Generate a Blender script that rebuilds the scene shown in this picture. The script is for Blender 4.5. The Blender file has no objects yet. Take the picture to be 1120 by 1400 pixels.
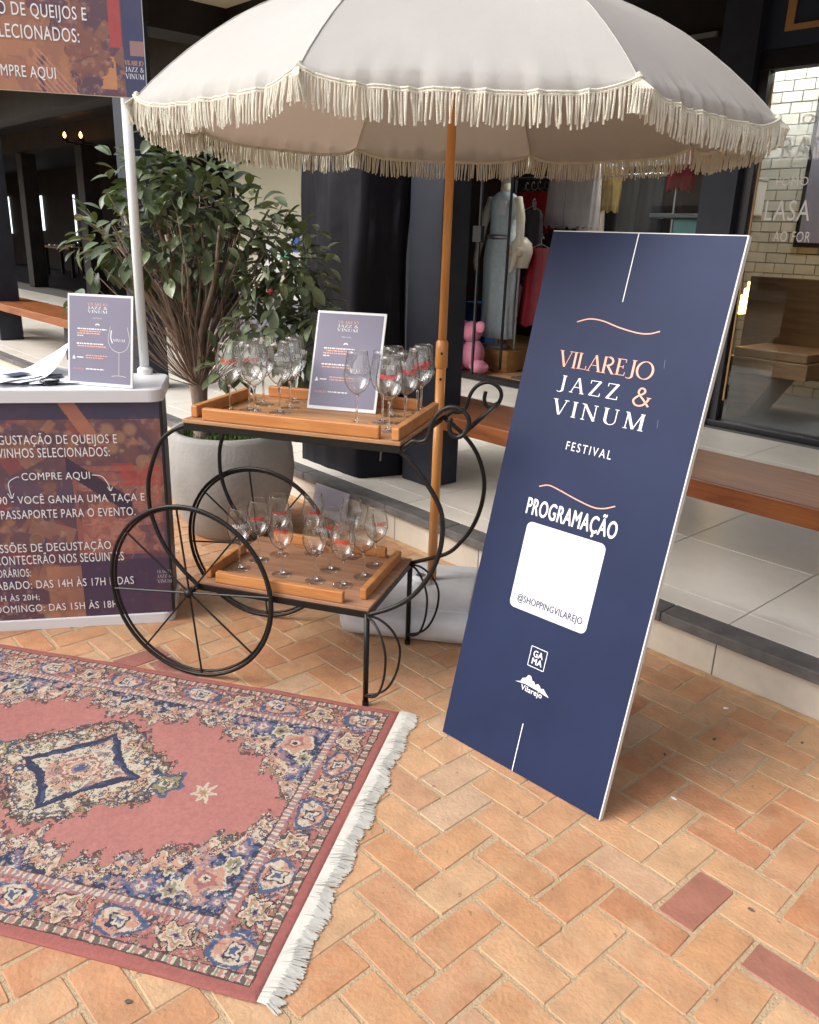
import bpy, bmesh, math, random
import numpy as np
from mathutils import Vector, Matrix
random.seed(7); rng = np.random.RandomState(7)
PI = math.pi
sc = bpy.context.scene
COL = sc.collection

# ------------------------------------------------------------------ camera
Rg = Vector((0.66985, 0.74174, 0.03280)); Dn = Vector((0.2585, -0.1912, -0.9469)); 
Fw = Vector((-0.69613, 0.64268, -0.31969)).normalized()
Rg = (Rg - Fw * Rg.dot(Fw)).normalized(); Up = Rg.cross(Fw).normalized()
cam_d = bpy.data.cameras.new('camera'); cam = bpy.data.objects.new('camera', cam_d); COL.objects.link(cam)
cam.matrix_world = Matrix(((Rg.x, Up.x, -Fw.x, 0), (Rg.y, Up.y, -Fw.y, 0), (Rg.z, Up.z, -Fw.z, 1.52), (0, 0, 0, 1)))
cam_d.sensor_fit = 'HORIZONTAL'; cam_d.sensor_width = 36; cam_d.lens = 36.005; cam_d.clip_end = 400; cam_d.clip_start = 0.05
sc.camera = cam
# ------------------------------------------------------------------ world, sun, exposure
SUN_AZ = math.radians(205); SUN_EL = math.radians(40)      # compass-style, from +Y clockwise
w = bpy.data.worlds.new('World'); sc.world = w; w.use_nodes = True
nt = w.node_tree; bgn = nt.nodes['Background']
sky = nt.nodes.new('ShaderNodeTexSky'); sky.sky_type = 'NISHITA'; sky.sun_disc = False
sky.sun_elevation = SUN_EL; sky.sun_rotation = SUN_AZ; sky.dust_density = 4.0; sky.air_density = 1.0
hs = nt.nodes.new('ShaderNodeHueSaturation'); hs.inputs['Saturation'].default_value = 0.35
nt.links.new(sky.outputs[0], hs.inputs['Color']); nt.links.new(hs.outputs[0], bgn.inputs['Color'])
bgn.inputs['Strength'].default_value = 0.14
sd = bpy.data.lights.new('sun', 'SUN'); sd.energy = .75; sd.angle = math.radians(40); sd.color = (1, .95, .88)
so = bpy.data.objects.new('sun', sd); COL.objects.link(so)
sv = Vector((math.sin(SUN_AZ) * math.cos(SUN_EL), math.cos(SUN_AZ) * math.cos(SUN_EL), math.sin(SUN_EL)))
so.rotation_euler = sv.to_track_quat('Z', 'Y').to_euler(); so.location = sv * 20
sc.view_settings.view_transform = 'Standard'; sc.view_settings.look = 'None'
sc.view_settings.exposure = 1.12; sc.view_settings.gamma = 1.0; sc.view_settings.use_curve_mapping = False
sc.render.engine = 'CYCLES'
cy = sc.cycles
cy.use_denoising = True; cy.max_bounces = 12; cy.transmission_bounces = 12; cy.glossy_bounces = 4; cy.transparent_max_bounces = 24
cy.caustics_reflective = False; cy.caustics_refractive = False; cy.sample_clamp_indirect = 4

# ------------------------------------------------------------------ materials
def mat(name, col, rough=.5, metal=0, var=0, vscale=8, bump=0, bscale=60, spec=None, coords='Object', stretch=None,
        emit=None, estr=0, coat=0, c2=None, detail=4):
    m = bpy.data.materials.new(name); m.use_nodes = True
    n = m.node_tree; b = n.nodes['Principled BSDF']; L = n.links
    b.inputs['Base Color'].default_value = (*col, 1); b.inputs['Roughness'].default_value = rough
    b.inputs['Metallic'].default_value = metal
    if spec is not None: b.inputs['Specular IOR Level'].default_value = spec
    if coat: b.inputs['Coat Weight'].default_value = coat; b.inputs['Coat Roughness'].default_value = .15
    if emit: b.inputs['Emission Color'].default_value = (*emit, 1); b.inputs['Emission Strength'].default_value = estr
    tc = n.nodes.new('ShaderNodeTexCoord'); mp = n.nodes.new('ShaderNodeMapping')
    L.new(tc.outputs[coords], mp.inputs['Vector'])
    if stretch: mp.inputs['Scale'].default_value = stretch
    if var or c2:
        nz = n.nodes.new('ShaderNodeTexNoise'); nz.inputs['Scale'].default_value = vscale; nz.inputs['Detail'].default_value = detail
        nz.inputs['Roughness'].default_value = .65
        L.new(mp.outputs[0], nz.inputs['Vector'])
        cr = n.nodes.new('ShaderNodeValToRGB'); cr.color_ramp.elements[0].position = .3; cr.color_ramp.elements[1].position = .72
        if c2: a, c = col, c2
        else: a = [max(0, v * (1 - var)) for v in col]; c = [min(1, v * (1 + var)) for v in col]
        cr.color_ramp.elements[0].color = (*a, 1); cr.color_ramp.elements[1].color = (*c, 1)
        L.new(nz.outputs['Fac'], cr.inputs[0]); L.new(cr.outputs[0], b.inputs['Base Color'])
    if bump:
        nb = n.nodes.new('ShaderNodeTexNoise'); nb.inputs['Scale'].default_value = bscale; nb.inputs['Detail'].default_value = 5
        L.new(mp.outputs[0], nb.inputs['Vector'])
        bm_ = n.nodes.new('ShaderNodeBump'); bm_.inputs['Strength'].default_value = bump; bm_.inputs['Distance'].default_value = .01
        L.new(nb.outputs['Fac'], bm_.inputs['Height']); L.new(bm_.outputs[0], b.inputs['Normal'])
    return m

def wood(name, dark, light, rough=.4, axis=0, scale=1.0, coat=0):
    m = bpy.data.materials.new(name); m.use_nodes = True; n = m.node_tree; b = n.nodes['Principled BSDF']; L = n.links
    tc = n.nodes.new('ShaderNodeTexCoord'); mp = n.nodes.new('ShaderNodeMapping'); L.new(tc.outputs['Object'], mp.inputs['Vector'])
    s = [14 * scale] * 3; s[axis] = 1.3 * scale; mp.inputs['Scale'].default_value = s
    oi = n.nodes.new('ShaderNodeObjectInfo'); ad = n.nodes.new('ShaderNodeVectorMath'); ad.operation = 'ADD'
    mu = n.nodes.new('ShaderNodeMath'); mu.operation = 'MULTIPLY'; mu.inputs[1].default_value = 37
    L.new(oi.outputs['Random'], mu.inputs[0]); L.new(mp.outputs[0], ad.inputs[0]); L.new(mu.outputs[0], ad.inputs[1])
    n1 = n.nodes.new('ShaderNodeTexNoise'); n1.inputs['Scale'].default_value = 1.6; n1.inputs['Detail'].default_value = 9; n1.inputs['Roughness'].default_value = .68
    n1.inputs['Distortion'].default_value = .6
    L.new(ad.outputs[0], n1.inputs['Vector'])
    cr = n.nodes.new('ShaderNodeValToRGB'); e = cr.color_ramp.elements; e[0].position = .32; e[1].position = .7
    e[0].color = (*dark, 1); e[1].color = (*light, 1)
    L.new(n1.outputs['Fac'], cr.inputs[0]); L.new(cr.outputs[0], b.inputs['Base Color'])
    b.inputs['Roughness'].default_value = rough
    if coat: b.inputs['Coat Weight'].default_value = coat; b.inputs['Coat Roughness'].default_value = .2
    bp = n.nodes.new('ShaderNodeBump'); bp.inputs['Strength'].default_value = .15; bp.inputs['Distance'].default_value = .004
    L.new(n1.outputs['Fac'], bp.inputs['Height']); L.new(bp.outputs[0], b.inputs['Normal'])
    return m

def attr_mat(name, rough=.9, bump=0, bscale=400, spec=.3, vmul=None):
    m = bpy.data.materials.new(name); m.use_nodes = True; n = m.node_tree; b = n.nodes['Principled BSDF']; L = n.links
    a = n.nodes.new('ShaderNodeAttribute'); a.attribute_name = 'Col'
    L.new(a.outputs['Color'], b.inputs['Base Color']); b.inputs['Roughness'].default_value = rough
    b.inputs['Specular IOR Level'].default_value = spec
    if bump:
        tc = n.nodes.new('ShaderNodeTexCoord'); nb = n.nodes.new('ShaderNodeTexNoise'); nb.inputs['Scale'].default_value = bscale
        L.new(tc.outputs['Object'], nb.inputs['Vector'])
        bp = n.nodes.new('ShaderNodeBump'); bp.inputs['Strength'].default_value = bump; bp.inputs['Distance'].default_value = .003
        L.new(nb.outputs['Fac'], bp.inputs['Height']); L.new(bp.outputs[0], b.inputs['Normal'])
    return m

def rand_mat(name, cols, rough=.8, island=False, bump=.3, bscale=90, spots=None, var=.18, vscale=14):
    """colour picked per object (or per joined piece), with blotches and small stains"""
    m = bpy.data.materials.new(name); m.use_nodes = True; n = m.node_tree; b = n.nodes['Principled BSDF']; L = n.links
    if island: g = n.nodes.new('ShaderNodeNewGeometry'); r = g.outputs['Random Per Island']
    else: g = n.nodes.new('ShaderNodeObjectInfo'); r = g.outputs['Random']
    cr = n.nodes.new('ShaderNodeValToRGB'); cr.color_ramp.interpolation = 'LINEAR'
    el = cr.color_ramp.elements
    while len(el) < len(cols): el.new(.5)
    for i, (p, c) in enumerate(cols): el[i].position = p; el[i].color = (*c, 1)
    L.new(r, cr.inputs[0])
    ge = n.nodes.new('ShaderNodeNewGeometry')
    nz = n.nodes.new('ShaderNodeTexNoise'); nz.inputs['Scale'].default_value = vscale; nz.inputs['Detail'].default_value = 6; nz.inputs['Roughness'].default_value = .7
    L.new(ge.outputs['Position'], nz.inputs['Vector'])
    mr = n.nodes.new('ShaderNodeMapRange'); mr.inputs[1].default_value = .3; mr.inputs[2].default_value = .7
    mr.inputs[3].default_value = 1 - var; mr.inputs[4].default_value = 1 + var
    L.new(nz.outputs['Fac'], mr.inputs[0])
    mx = n.nodes.new('ShaderNodeVectorMath'); mx.operation = 'SCALE'
    L.new(cr.outputs[0], mx.inputs[0]); L.new(mr.outputs[0], mx.inputs['Scale'])
    out = mx.outputs[0]
    if spots:
        nz2 = n.nodes.new('ShaderNodeTexNoise'); nz2.inputs['Scale'].default_value = 6; nz2.inputs['Detail'].default_value = 8; nz2.inputs['Roughness'].default_value = .75
        L.new(ge.outputs['Position'], nz2.inputs['Vector'])
        c3 = n.nodes.new('ShaderNodeValToRGB'); c3.color_ramp.elements[0].position = .5; c3.color_ramp.elements[1].position = .68
        c3.color_ramp.elements[0].color = (0, 0, 0, 1); c3.color_ramp.elements[1].color = (.55, .55, .55, 1)
        L.new(nz2.outputs['Fac'], c3.inputs[0])
        m2 = n.nodes.new('ShaderNodeMixRGB'); m2.inputs[2].default_value = (*spots, 1)
        L.new(c3.outputs[0], m2.inputs[0]); L.new(out, m2.inputs[1]); out = m2.outputs[0]
        nz3 = n.nodes.new('ShaderNodeTexNoise'); nz3.inputs['Scale'].default_value = 38; nz3.inputs['Detail'].default_value = 3
        L.new(ge.outputs['Position'], nz3.inputs['Vector'])
        c4 = n.nodes.new('ShaderNodeValToRGB'); c4.color_ramp.elements[0].position = .70; c4.color_ramp.elements[1].position = .76
        c4.color_ramp.elements[0].color = (0, 0, 0, 1); c4.color_ramp.elements[1].color = (.7, .7, .7, 1)
        L.new(nz3.outputs['Fac'], c4.inputs[0])
        m3 = n.nodes.new('ShaderNodeMixRGB'); m3.inputs[2].default_value = (.13, .08, .05, 1)
        L.new(c4.outputs[0], m3.inputs[0]); L.new(out, m3.inputs[1]); out = m3.outputs[0]
    L.new(out, b.inputs['Base Color']); b.inputs['Roughness'].default_value = rough
    nb = n.nodes.new('ShaderNodeTexNoise'); nb.inputs['Scale'].default_value = bscale; nb.inputs['Detail'].default_value = 6
    L.new(ge.outputs['Position'], nb.inputs['Vector'])
    bp = n.nodes.new('ShaderNodeBump'); bp.inputs['Strength'].default_value = bump; bp.inputs['Distance'].default_value = .006
    L.new(nb.outputs['Fac'], bp.inputs['Height']); L.new(bp.outputs[0], b.inputs['Normal'])
    return m

BRICK_COLS = [(0, (.45, .232, .112)), (.12, (.47, .27, .145)), (.3, (.43, .205, .100)), (.45, (.48, .295, .165)), (.6, (.45, .235, .115)),
              (.74, (.40, .180, .090)), (.86, (.46, .31, .20)), (.972, (.43, .21, .105)), (.984, (.25, .10, .075)), (1, (.26, .10, .08))]
M = dict(
    brick=rand_mat('fired_clay', BRICK_COLS, .78, spots=(.50, .35, .21), bump=.4, var=.22, vscale=9),
    brick_far=rand_mat('fired_clay_joined', BRICK_COLS, .78, island=True, spots=(.60, .42, .27), bump=.35),
    brick_dark=rand_mat('overfired_clay', [(0, (.30, .125, .085)), (1, (.34, .15, .105))], .7, bump=.3, var=.2, vscale=9),
    mortar=mat('sandy_mortar', (.45, .33, .20), .95, c2=(.38, .275, .17), vscale=34, bump=.5, bscale=160, detail=8),
    mortar2=mat('sandy_mortar_strip', (.52, .33, .17), .95, var=.2, vscale=14, bump=.5, bscale=100),
    tile=rand_mat('porcelain_tile', [(0, (.74, .70, .62)), (1, (.78, .74, .66))], .30, bump=.04, bscale=40, var=.10, vscale=2.2),
    grout=mat('grout', (.16, .15, .14), .9),
    riser=rand_mat('cream_tile', [(0, (.66, .60, .51)), (1, (.70, .64, .55))], .4, bump=.05, bscale=40, var=.13, vscale=3.5),
    slate=mat('slate', (.135, .13, .125), .6, var=.35, vscale=9, bump=.4, bscale=50),
    navy_post=mat('dark_navy_paint', (.024, .028, .040), .5, spec=.25, var=.2, vscale=5, bump=.1, bscale=20),
    navy_wall=mat('navy_wall_paint', (.018, .028, .055), .5, var=.1, vscale=3),
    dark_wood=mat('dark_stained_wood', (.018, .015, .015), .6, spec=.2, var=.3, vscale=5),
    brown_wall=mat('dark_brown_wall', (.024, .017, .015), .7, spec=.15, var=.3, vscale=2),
    black_metal=mat('black_wrought_iron', (.010, .0095, .009), .38, metal=0, spec=.3, var=.4, vscale=40, bump=.1, bscale=150),
    bench=wood('varnished_bench_wood', (.14, .035, .010), (.36, .125, .035), .42, 0, .8),
    tray=wood('oiled_cart_wood', (.36, .13, .035), (.60, .27, .09), .42, 0, 1.2),
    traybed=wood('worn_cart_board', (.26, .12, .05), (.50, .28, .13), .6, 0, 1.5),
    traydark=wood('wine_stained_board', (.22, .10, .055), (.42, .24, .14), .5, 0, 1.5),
    pole=wood('orange_varnished_pole', (.50, .20, .045), (.66, .30, .08), .35, 2, 1.5, coat=.3),
    plinth=wood('plywood_plinth', (.32, .15, .05), (.48, .25, .09), .5, 0),
    booth=wood('oak_booth', (.20, .10, .045), (.34, .18, .08), .45, 0),
    white=mat('white_plastic', (.70, .71, .73), .35, var=.03, vscale=3),
    post_white=mat('white_enamel', (.74, .76, .76), .3),
    cream=mat('cream_wall_paint', (.62, .60, .47), .7, var=.05, vscale=2),
    ceiling=mat('cream_ceiling_board', (.55, .50, .38), .8, var=.06, vscale=2),
    concrete=mat('planter_concrete', (.36, .35, .335), .8, c2=(.27, .26, .245), detail=8, vscale=5, bump=.3, bscale=60),
    soil=mat('soil', (.06, .045, .03), 1, var=.4, vscale=30, bump=1, bscale=60),
    moss=mat('green_ground_cover', (.035, .085, .012), .8, c2=(.10, .17, .03), vscale=20),
    bark=mat('grey_brown_bark', (.17, .125, .095), .9, c2=(.34, .26, .20), vscale=25, bump=.6, bscale=70, stretch=(1, 1, .3)),
    stem=mat('twig_bark', (.17, .11, .08), .85, c2=(.33, .24, .18), vscale=20),
    cover=mat('black_fabric_cover', (.0065, .0065, .010), .5, spec=.16, var=.3, vscale=4, bump=.5, bscale=7, detail=3),
    bag=mat('cloudy_plastic', (.52, .54, .56), .3, c2=(.68, .70, .72), vscale=6, bump=.5, bscale=12),
    navy_print=mat('navy_printed_panel', (.016, .025, .068), .5, var=.15, vscale=2.0, spec=.18),
    foam=mat('white_foam_board', (.68, .68, .67), .6),
    p_white=mat('print_white', (.80, .80, .82), .5), p_pink=mat('print_rose', (.78, .40, .28), .5),
    p_grey=mat('print_grey_mauve', (.215, .205, .275), .45, var=.05, vscale=2, spec=.3),
    p_dim=mat('print_pale', (.50, .49, .56), .4), p_red=mat('print_red', (.80, .02, .015), .4, spec=.3),
    p_navy=mat('print_navy_text', (.05, .06, .12), .5), p_scr=mat('faint_scratch', (.075, .10, .19), .5), p_grey_txt=mat('window_lettering', (.62, .60, .58), .5),
    p_ghost=mat('etched_white', (.75, .75, .78), .4),
    rope=mat('cream_cotton_rope', (.70, .67, .57), .95, var=.08, vscale=20, bump=.6, bscale=300),
    rugfringe=mat('off_white_cotton', (.50, .485, .44), .95, var=.1, vscale=20),
    paper=mat('white_paper', (.80, .82, .84), .6), cardboard=mat('brown_board', (.28, .20, .14), .7),
    gold=mat('gold_trim', (.40, .22, .08), .45), blackmat=mat('black_trim', (.008, .008, .010), .4),
    steel=mat('brushed_steel', (.35, .35, .36), .35, metal=.8),
    gown=mat('pale_blue_floral_fabric', (.52, .62, .66), .8, c2=(.66, .74, .78), vscale=26, detail=2),
    skin=mat('mannequin_shell', (.66, .60, .48), .4), red=mat('red_lace', (.50, .015, .02), .7, var=.3, vscale=20),
    wine=mat('wine_red_satin', (.20, .006, .016), .5, var=.3, vscale=10), skirt=mat('pale_pleated_fabric', (.56, .50, .50), .8, var=.1),
    yellow=mat('mustard_satin', (.42, .28, .08), .5, var=.2), teal=mat('teal_paint', (.16, .33, .34), .5), pink=mat('pink_plush', (.72, .26, .36), .95, var=.1, bump=.4),
    blue=mat('bright_blue_plastic', (.03, .15, .50), .5), green=mat('mint_plastic', (.05, .50, .28), .5), blackfab=mat('black_fabric', (.010, .009, .011), .8, var=.3),
    beige=mat('beige_lace', (.60, .50, .40), .8, var=.15, vscale=30), grey_panel=mat('grey_panel', (.20, .20, .22), .6), floormat=mat('charcoal_mat', (.05, .05, .055), .9),
    bricktile=rand_mat('whitewashed_brick', [(0, (.46, .46, .42)), (1, (.54, .53, .48))], .55, bump=.2, bscale=20, var=.08, vscale=5),
    bulb=mat('warm_bulb', (1, .7, .3), .5, emit=(1, .42, .10), estr=5), tube=mat('cool_tube', (1, 1, 1), .5, emit=(1, .96, .9), estr=75),
    tube_dim=mat('fill_light_tube', (1, 1, 1), .5, emit=(1, .93, .82), estr=36),
    strip=mat('amber_strip_light', (1, .6, .2), .5, emit=(1, .55, .12), estr=7), daylight=mat('daylight_glow', (.8, .8, .8), .5, emit=(.9, .95, 1), estr=1.0),
    dust=mat('dark_debris', (.10, .09, .07), .9),
    rug=attr_mat('woven_wool', .95, bump=.5, bscale=700, spec=.1), collage=attr_mat('glossy_printed_collage', .38, spec=.5),
    fruit=mat('green_bud', (.24, .30, .06), .5), flower=mat('red_bud', (.45, .05, .06), .6),
)
def canopy_mat():
    m = mat('linen_canvas', (.50, .488, .465), .9, var=.04, vscale=5, bump=.25, bscale=500); n = m.node_tree; b = n.nodes['Principled BSDF']
    t = n.nodes.new('ShaderNodeBsdfTranslucent'); t.inputs[0].default_value = (.56, .40, .30, 1)
    mx = n.nodes.new('ShaderNodeMixShader'); mx.inputs[0].default_value = .22
    o = n.nodes['Material Output']; n.links.new(b.outputs[0], mx.inputs[1]); n.links.new(t.outputs[0], mx.inputs[2]); n.links.new(mx.outputs[0], o.inputs[0])
    return m
M['canvas'] = canopy_mat(); M['wine_edge'] = mat('pink_wool_edge', (.33, .11, .095), .95)
def leaf_mat(name, c1, c2):
    m = rand_mat(name, [(0, c1), (.6, c2), (1, tuple(v * 1.5 for v in c2))], .32, bump=.1, bscale=30, var=.15, island=(name.endswith('stuff')))
    n = m.node_tree; b = n.nodes['Principled BSDF']; t = n.nodes.new('ShaderNodeBsdfTranslucent'); t.inputs[0].default_value = (.10, .16, .02, 1)
    mx = n.nodes.new('ShaderNodeMixShader'); mx.inputs[0].default_value = .15
    o = n.nodes['Material Output']; n.links.new(b.outputs[0], mx.inputs[1]); n.links.new(t.outputs[0], mx.inputs[2]); n.links.new(mx.outputs[0], o.inputs[0])
    return m
M['leaf'] = leaf_mat('glossy_leaf', (.062, .085, .045), (.150, .185, .105)); M['leafs'] = leaf_mat('glossy_leaf_stuff', (.055, .078, .042), (.125, .160, .092))
def glass_mat(name, col=(1, 1, 1), rough=0, ior=1.45):
    m = bpy.data.materials.new(name); m.use_nodes = True; b = m.node_tree.nodes['Principled BSDF']
    b.inputs['Base Color'].default_value = (*col, 1); b.inputs['Transmission Weight'].default_value = 1; b.inputs['Roughness'].default_value = rough
    b.inputs['IOR'].default_value = ior
    return m
M['glass'] = glass_mat('clear_glass')
def thin_glass(name, tint, refl=1.0):
    m = bpy.data.materials.new(name); m.use_nodes = True; n = m.node_tree; n.nodes.remove(n.nodes['Principled BSDF'])
    t = n.nodes.new('ShaderNodeBsdfTransparent'); t.inputs[0].default_value = (*tint, 1); g_ = n.nodes.new('ShaderNodeBsdfGlossy'); g_.inputs['Roughness'].default_value = .02
    fr = n.nodes.new('ShaderNodeFresnel'); fr.inputs['IOR'].default_value = 1.45; mx = n.nodes.new('ShaderNodeMixShader')
    n.links.new(fr.outputs[0], mx.inputs[0]); n.links.new(t.outputs[0], mx.inputs[1]); n.links.new(g_.outputs[0], mx.inputs[2]); n.links.new(mx.outputs[0], n.nodes['Material Output'].inputs[0])
    return m
M['pane'] = thin_glass('window_glass', (.94, .97, .96))

def bowl_glass(name='thin_blown_glass', edge=.62):
    m = bpy.data.materials.new(name); m.use_nodes = True; n = m.node_tree; n.nodes.remove(n.nodes['Principled BSDF']); L = n.links
    t = n.nodes.new('ShaderNodeBsdfTransparent'); g_ = n.nodes.new('ShaderNodeBsdfGlossy'); g_.inputs['Roughness'].default_value = .015
    lw = n.nodes.new('ShaderNodeLayerWeight'); lw.inputs['Blend'].default_value = .5
    pw = n.nodes.new('ShaderNodeMath'); pw.operation = 'POWER'; pw.inputs[1].default_value = 3.2; L.new(lw.outputs['Facing'], pw.inputs[0])
    ma = n.nodes.new('ShaderNodeMath'); ma.operation = 'MULTIPLY_ADD'; ma.inputs[1].default_value = .62; ma.inputs[2].default_value = .075; L.new(pw.outputs[0], ma.inputs[0])
    cr = n.nodes.new('ShaderNodeValToRGB'); cr.color_ramp.elements[0].position = .55; cr.color_ramp.elements[0].color = (.985, .99, .99, 1); cr.color_ramp.elements[1].position = 1; cr.color_ramp.elements[1].color = (edge, edge + .02, edge + .02, 1)
    L.new(lw.outputs['Facing'], cr.inputs[0]); L.new(cr.outputs[0], t.inputs[0])
    mx = n.nodes.new('ShaderNodeMixShader'); L.new(ma.outputs[0], mx.inputs[0]); L.new(t.outputs[0], mx.inputs[1]); L.new(g_.outputs[0], mx.inputs[2]); L.new(mx.outputs[0], n.nodes['Material Output'].inputs[0])
    return m
M['bowl'] = bowl_glass(); M['foot'] = bowl_glass('clear_foot_glass', .93)

# ------------------------------------------------------------------ mesh helpers
class MB:
    def __init__(s): s.v = []; s.f = []
    def add(s, v, f):
        o = len(s.v); s.v += [tuple(p) for p in v]; s.f += [tuple(i + o for i in q) for q in f]; return s
    def box(s, x0, x1, y0, y1, z0, z1, T=None):
        v = [(x, y, z) for z in (z0, z1) for y in (y0, y1) for x in (x0, x1)]
        if T: v = [T @ Vector(p) for p in v]
        return s.add(v, [(0, 2, 3, 1), (4, 5, 7, 6), (0, 1, 5, 4), (2, 6, 7, 3), (0, 4, 6, 2), (1, 3, 7, 5)])
    def bbox(s, x0, x1, y0, y1, z0, z1, b=.004, T=None):
        """box with chamfered edges"""
        bm = bmesh.new(); r = bmesh.ops.create_cube(bm, size=1)
        for q in bm.verts: q.co = Vector(((x0 + x1) / 2 + q.co.x * (x1 - x0), (y0 + y1) / 2 + q.co.y * (y1 - y0), (z0 + z1) / 2 + q.co.z * (z1 - z0)))
        bmesh.ops.bevel(bm, geom=bm.edges[:], offset=b, segments=2, affect='EDGES', profile=.5)
        bm.verts.index_update()
        v = [q.co.copy() for q in bm.verts]
        if T: v = [T @ p for p in v]
        s.add(v, [[q.index for q in f.verts] for f in bm.faces]); bm.free(); return s
    def tube(s, pts, r, n=8, caps=True, T=None):
        pts = [Vector(p) for p in pts]
        if T: pts = [T @ p for p in pts]
        rs = r if isinstance(r, (list, tuple)) else [r] * len(pts)
        v = []; f = []; prev = None
        for i, p in enumerate(pts):
            t = (pts[min(i + 1, len(pts) - 1)] - pts[max(i - 1, 0)])
            if t.length < 1e-9: t = Vector((0, 0, 1))
            t.normalize()
            if prev is None:
                a = t.orthogonal().normalized()
            else:
                a = prev - t * prev.dot(t)
                a = a.normalized() if a.length > 1e-6 else t.orthogonal().normalized()
            prev = a; b = t.cross(a)
            for k in range(n):
                th = 2 * PI * k / n; v.append(p + (a * math.cos(th) + b * math.sin(th)) * rs[i])
        for i in range(len(pts) - 1):
            for k in range(n):
                k2 = (k + 1) % n; f.append((i * n + k, i * n + k2, (i + 1) * n + k2, (i + 1) * n + k))
        if caps: f.append(tuple(range(n - 1, -1, -1))); f.append(tuple((len(pts) - 1) * n + k for k in range(n)))
        return s.add(v, f)
    def lathe(s, prof, n=32, c=(0, 0, 0), cap=False):
        v = []; f = []
        for (r, z) in prof:
            for k in range(n):
                th = 2 * PI * k / n; v.append((c[0] + r * math.cos(th), c[1] + r * math.sin(th), c[2] + z))
        m = len(prof)
        for i in range(m - 1):
            for k in range(n):
                k2 = (k + 1) % n; f.append((i * n + k, i * n + k2, (i + 1) * n + k2, (i + 1) * n + k))
        if cap: f.append(tuple(range(n - 1, -1, -1))); f.append(tuple((m - 1) * n + k for k in range(n)))
        return s.add(v, f)
    def grid(s, P, close=False):
        """P[i][j] points"""
        a = len(P); b = len(P[0]); v = [p for row in P for p in row]; f = []
        for i in range(a - 1):
            for j in range(b - 1 + (1 if close else 0)):
                j2 = (j + 1) % b; f.append((i * b + j, i * b + j2, (i + 1) * b + j2, (i + 1) * b + j))
        return s.add(v, f)
    def mesh(s, name, smooth=False):
        me = bpy.data.meshes.new(name); me.from_pydata([tuple(p) for p in s.v], [], s.f); me.update()
        if smooth: me.shade_smooth()
        return me
    def build(s, name, m, parent=None, smooth=False, **k):
        me = s.mesh(name, smooth); me.materials.append(m)
        return link(name, me, parent, **k)
def link(name, me, parent=None, label=None, cat=None, group=None, kind=None, loc=None, rot=None):
    o = bpy.data.objects.new(name, me); COL.objects.link(o)
    if parent: o.parent = parent
    if loc is not None: o.location = loc
    if rot is not None: o.rotation_euler = rot
    tag(o, label, cat, group, kind); return o
def tag(o, label=None, cat=None, group=None, kind=None):
    if label: o['label'] = label
    if cat: o['category'] = cat
    if group: o['group'] = group
    if kind: o['kind'] = kind
    return o
def thing(name, label, cat, loc=(0, 0, 0), rz=0, group=None):
    return link(name, None, None, label, cat, group, None, loc, (0, 0, rz))
def frame(o, d, n_out, up=(0, 0, 1)):
    """matrix: local x = d, local y = away, local z = up"""
    d = Vector(d).normalized(); up = Vector(up).normalized(); y = up.cross(d).normalized()
    return Matrix(((d.x, y.x, up.x, o[0]), (d.y, y.y, up.y, o[1]), (d.z, y.z, up.z, o[2]), (0, 0, 0, 1)))
def smooth_pts(P, k=4):
    """Catmull-Rom through 3-D points"""
    P = [Vector(p) for p in P]; out = []
    for i in range(len(P) - 1):
        a = P[i - 1] if i else P[0] * 2 - P[1]; b, c = P[i], P[i + 1]; d = P[i + 2] if i + 2 < len(P) else P[-1] * 2 - P[-2]
        for j in range(k):
            t = j / k; out.append(.5 * ((2 * b) + (c - a) * t + (2 * a - 5 * b + 4 * c - d) * t * t + (3 * b - a - 3 * c + d) * t ** 3))
    out.append(P[-1]); return out

# ---- lettering
_tc = {}
def glyphs(s, bold=0.0, space=1.0):
    k = (s, bold, space)
    if k in _tc: return _tc[k]
    cu = bpy.data.curves.new('lettering', 'FONT'); cu.body = s; cu.space_character = space; cu.resolution_u = 4
    ob = bpy.data.objects.new('lettering_source', cu); COL.objects.link(ob)
    bpy.context.view_layer.update()
    dg = bpy.context.evaluated_depsgraph_get(); me = ob.evaluated_get(dg).to_mesh()
    v = [tuple(p.co) for p in me.vertices]; f = [tuple(p.vertices) for p in me.polygons]
    if bold:                      # heavier weight: three shifted strokes, each a hair above the last
        v0, f0 = v, f; v, f = [], []
        for q_, (dx, dy) in enumerate(((-bold, 0), (bold, 0), (0, bold * .5), (0, -bold * .5))):
            o = len(v); v += [(p[0] + dx, p[1] + dy, q_ * .00012) for p in v0]; f += [tuple(i + o for i in g_) for g_ in f0]
    ob.evaluated_get(dg).to_mesh_clear(); bpy.data.objects.remove(ob); bpy.data.curves.remove(cu)
    _tc[k] = (v, f); return v, f
def ribbon(P, wd):
    """flat stroke along 2-D polyline; wd width or list"""
    P = [Vector((p[0], p[1])) for p in P]; W = wd if isinstance(wd, (list, tuple)) else [wd] * len(P); v = []; f = []
    for i, p in enumerate(P):
        t = (P[min(i + 1, len(P) - 1)] - P[max(i - 1, 0)]).normalized(); nn = Vector((-t.y, t.x))
        v += [tuple(p + nn * W[i] / 2), tuple(p - nn * W[i] / 2)]
        if i: f.append((2 * i - 2, 2 * i - 1, 2 * i + 1, 2 * i))
    return v, f
def arc(cx, cy, rx, ry, a0, a1, n=12):
    return [(cx + rx * math.cos(math.radians(a0 + (a1 - a0) * i / n)), cy + ry * math.sin(math.radians(a0 + (a1 - a0) * i / n))) for i in range(n + 1)]
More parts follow.
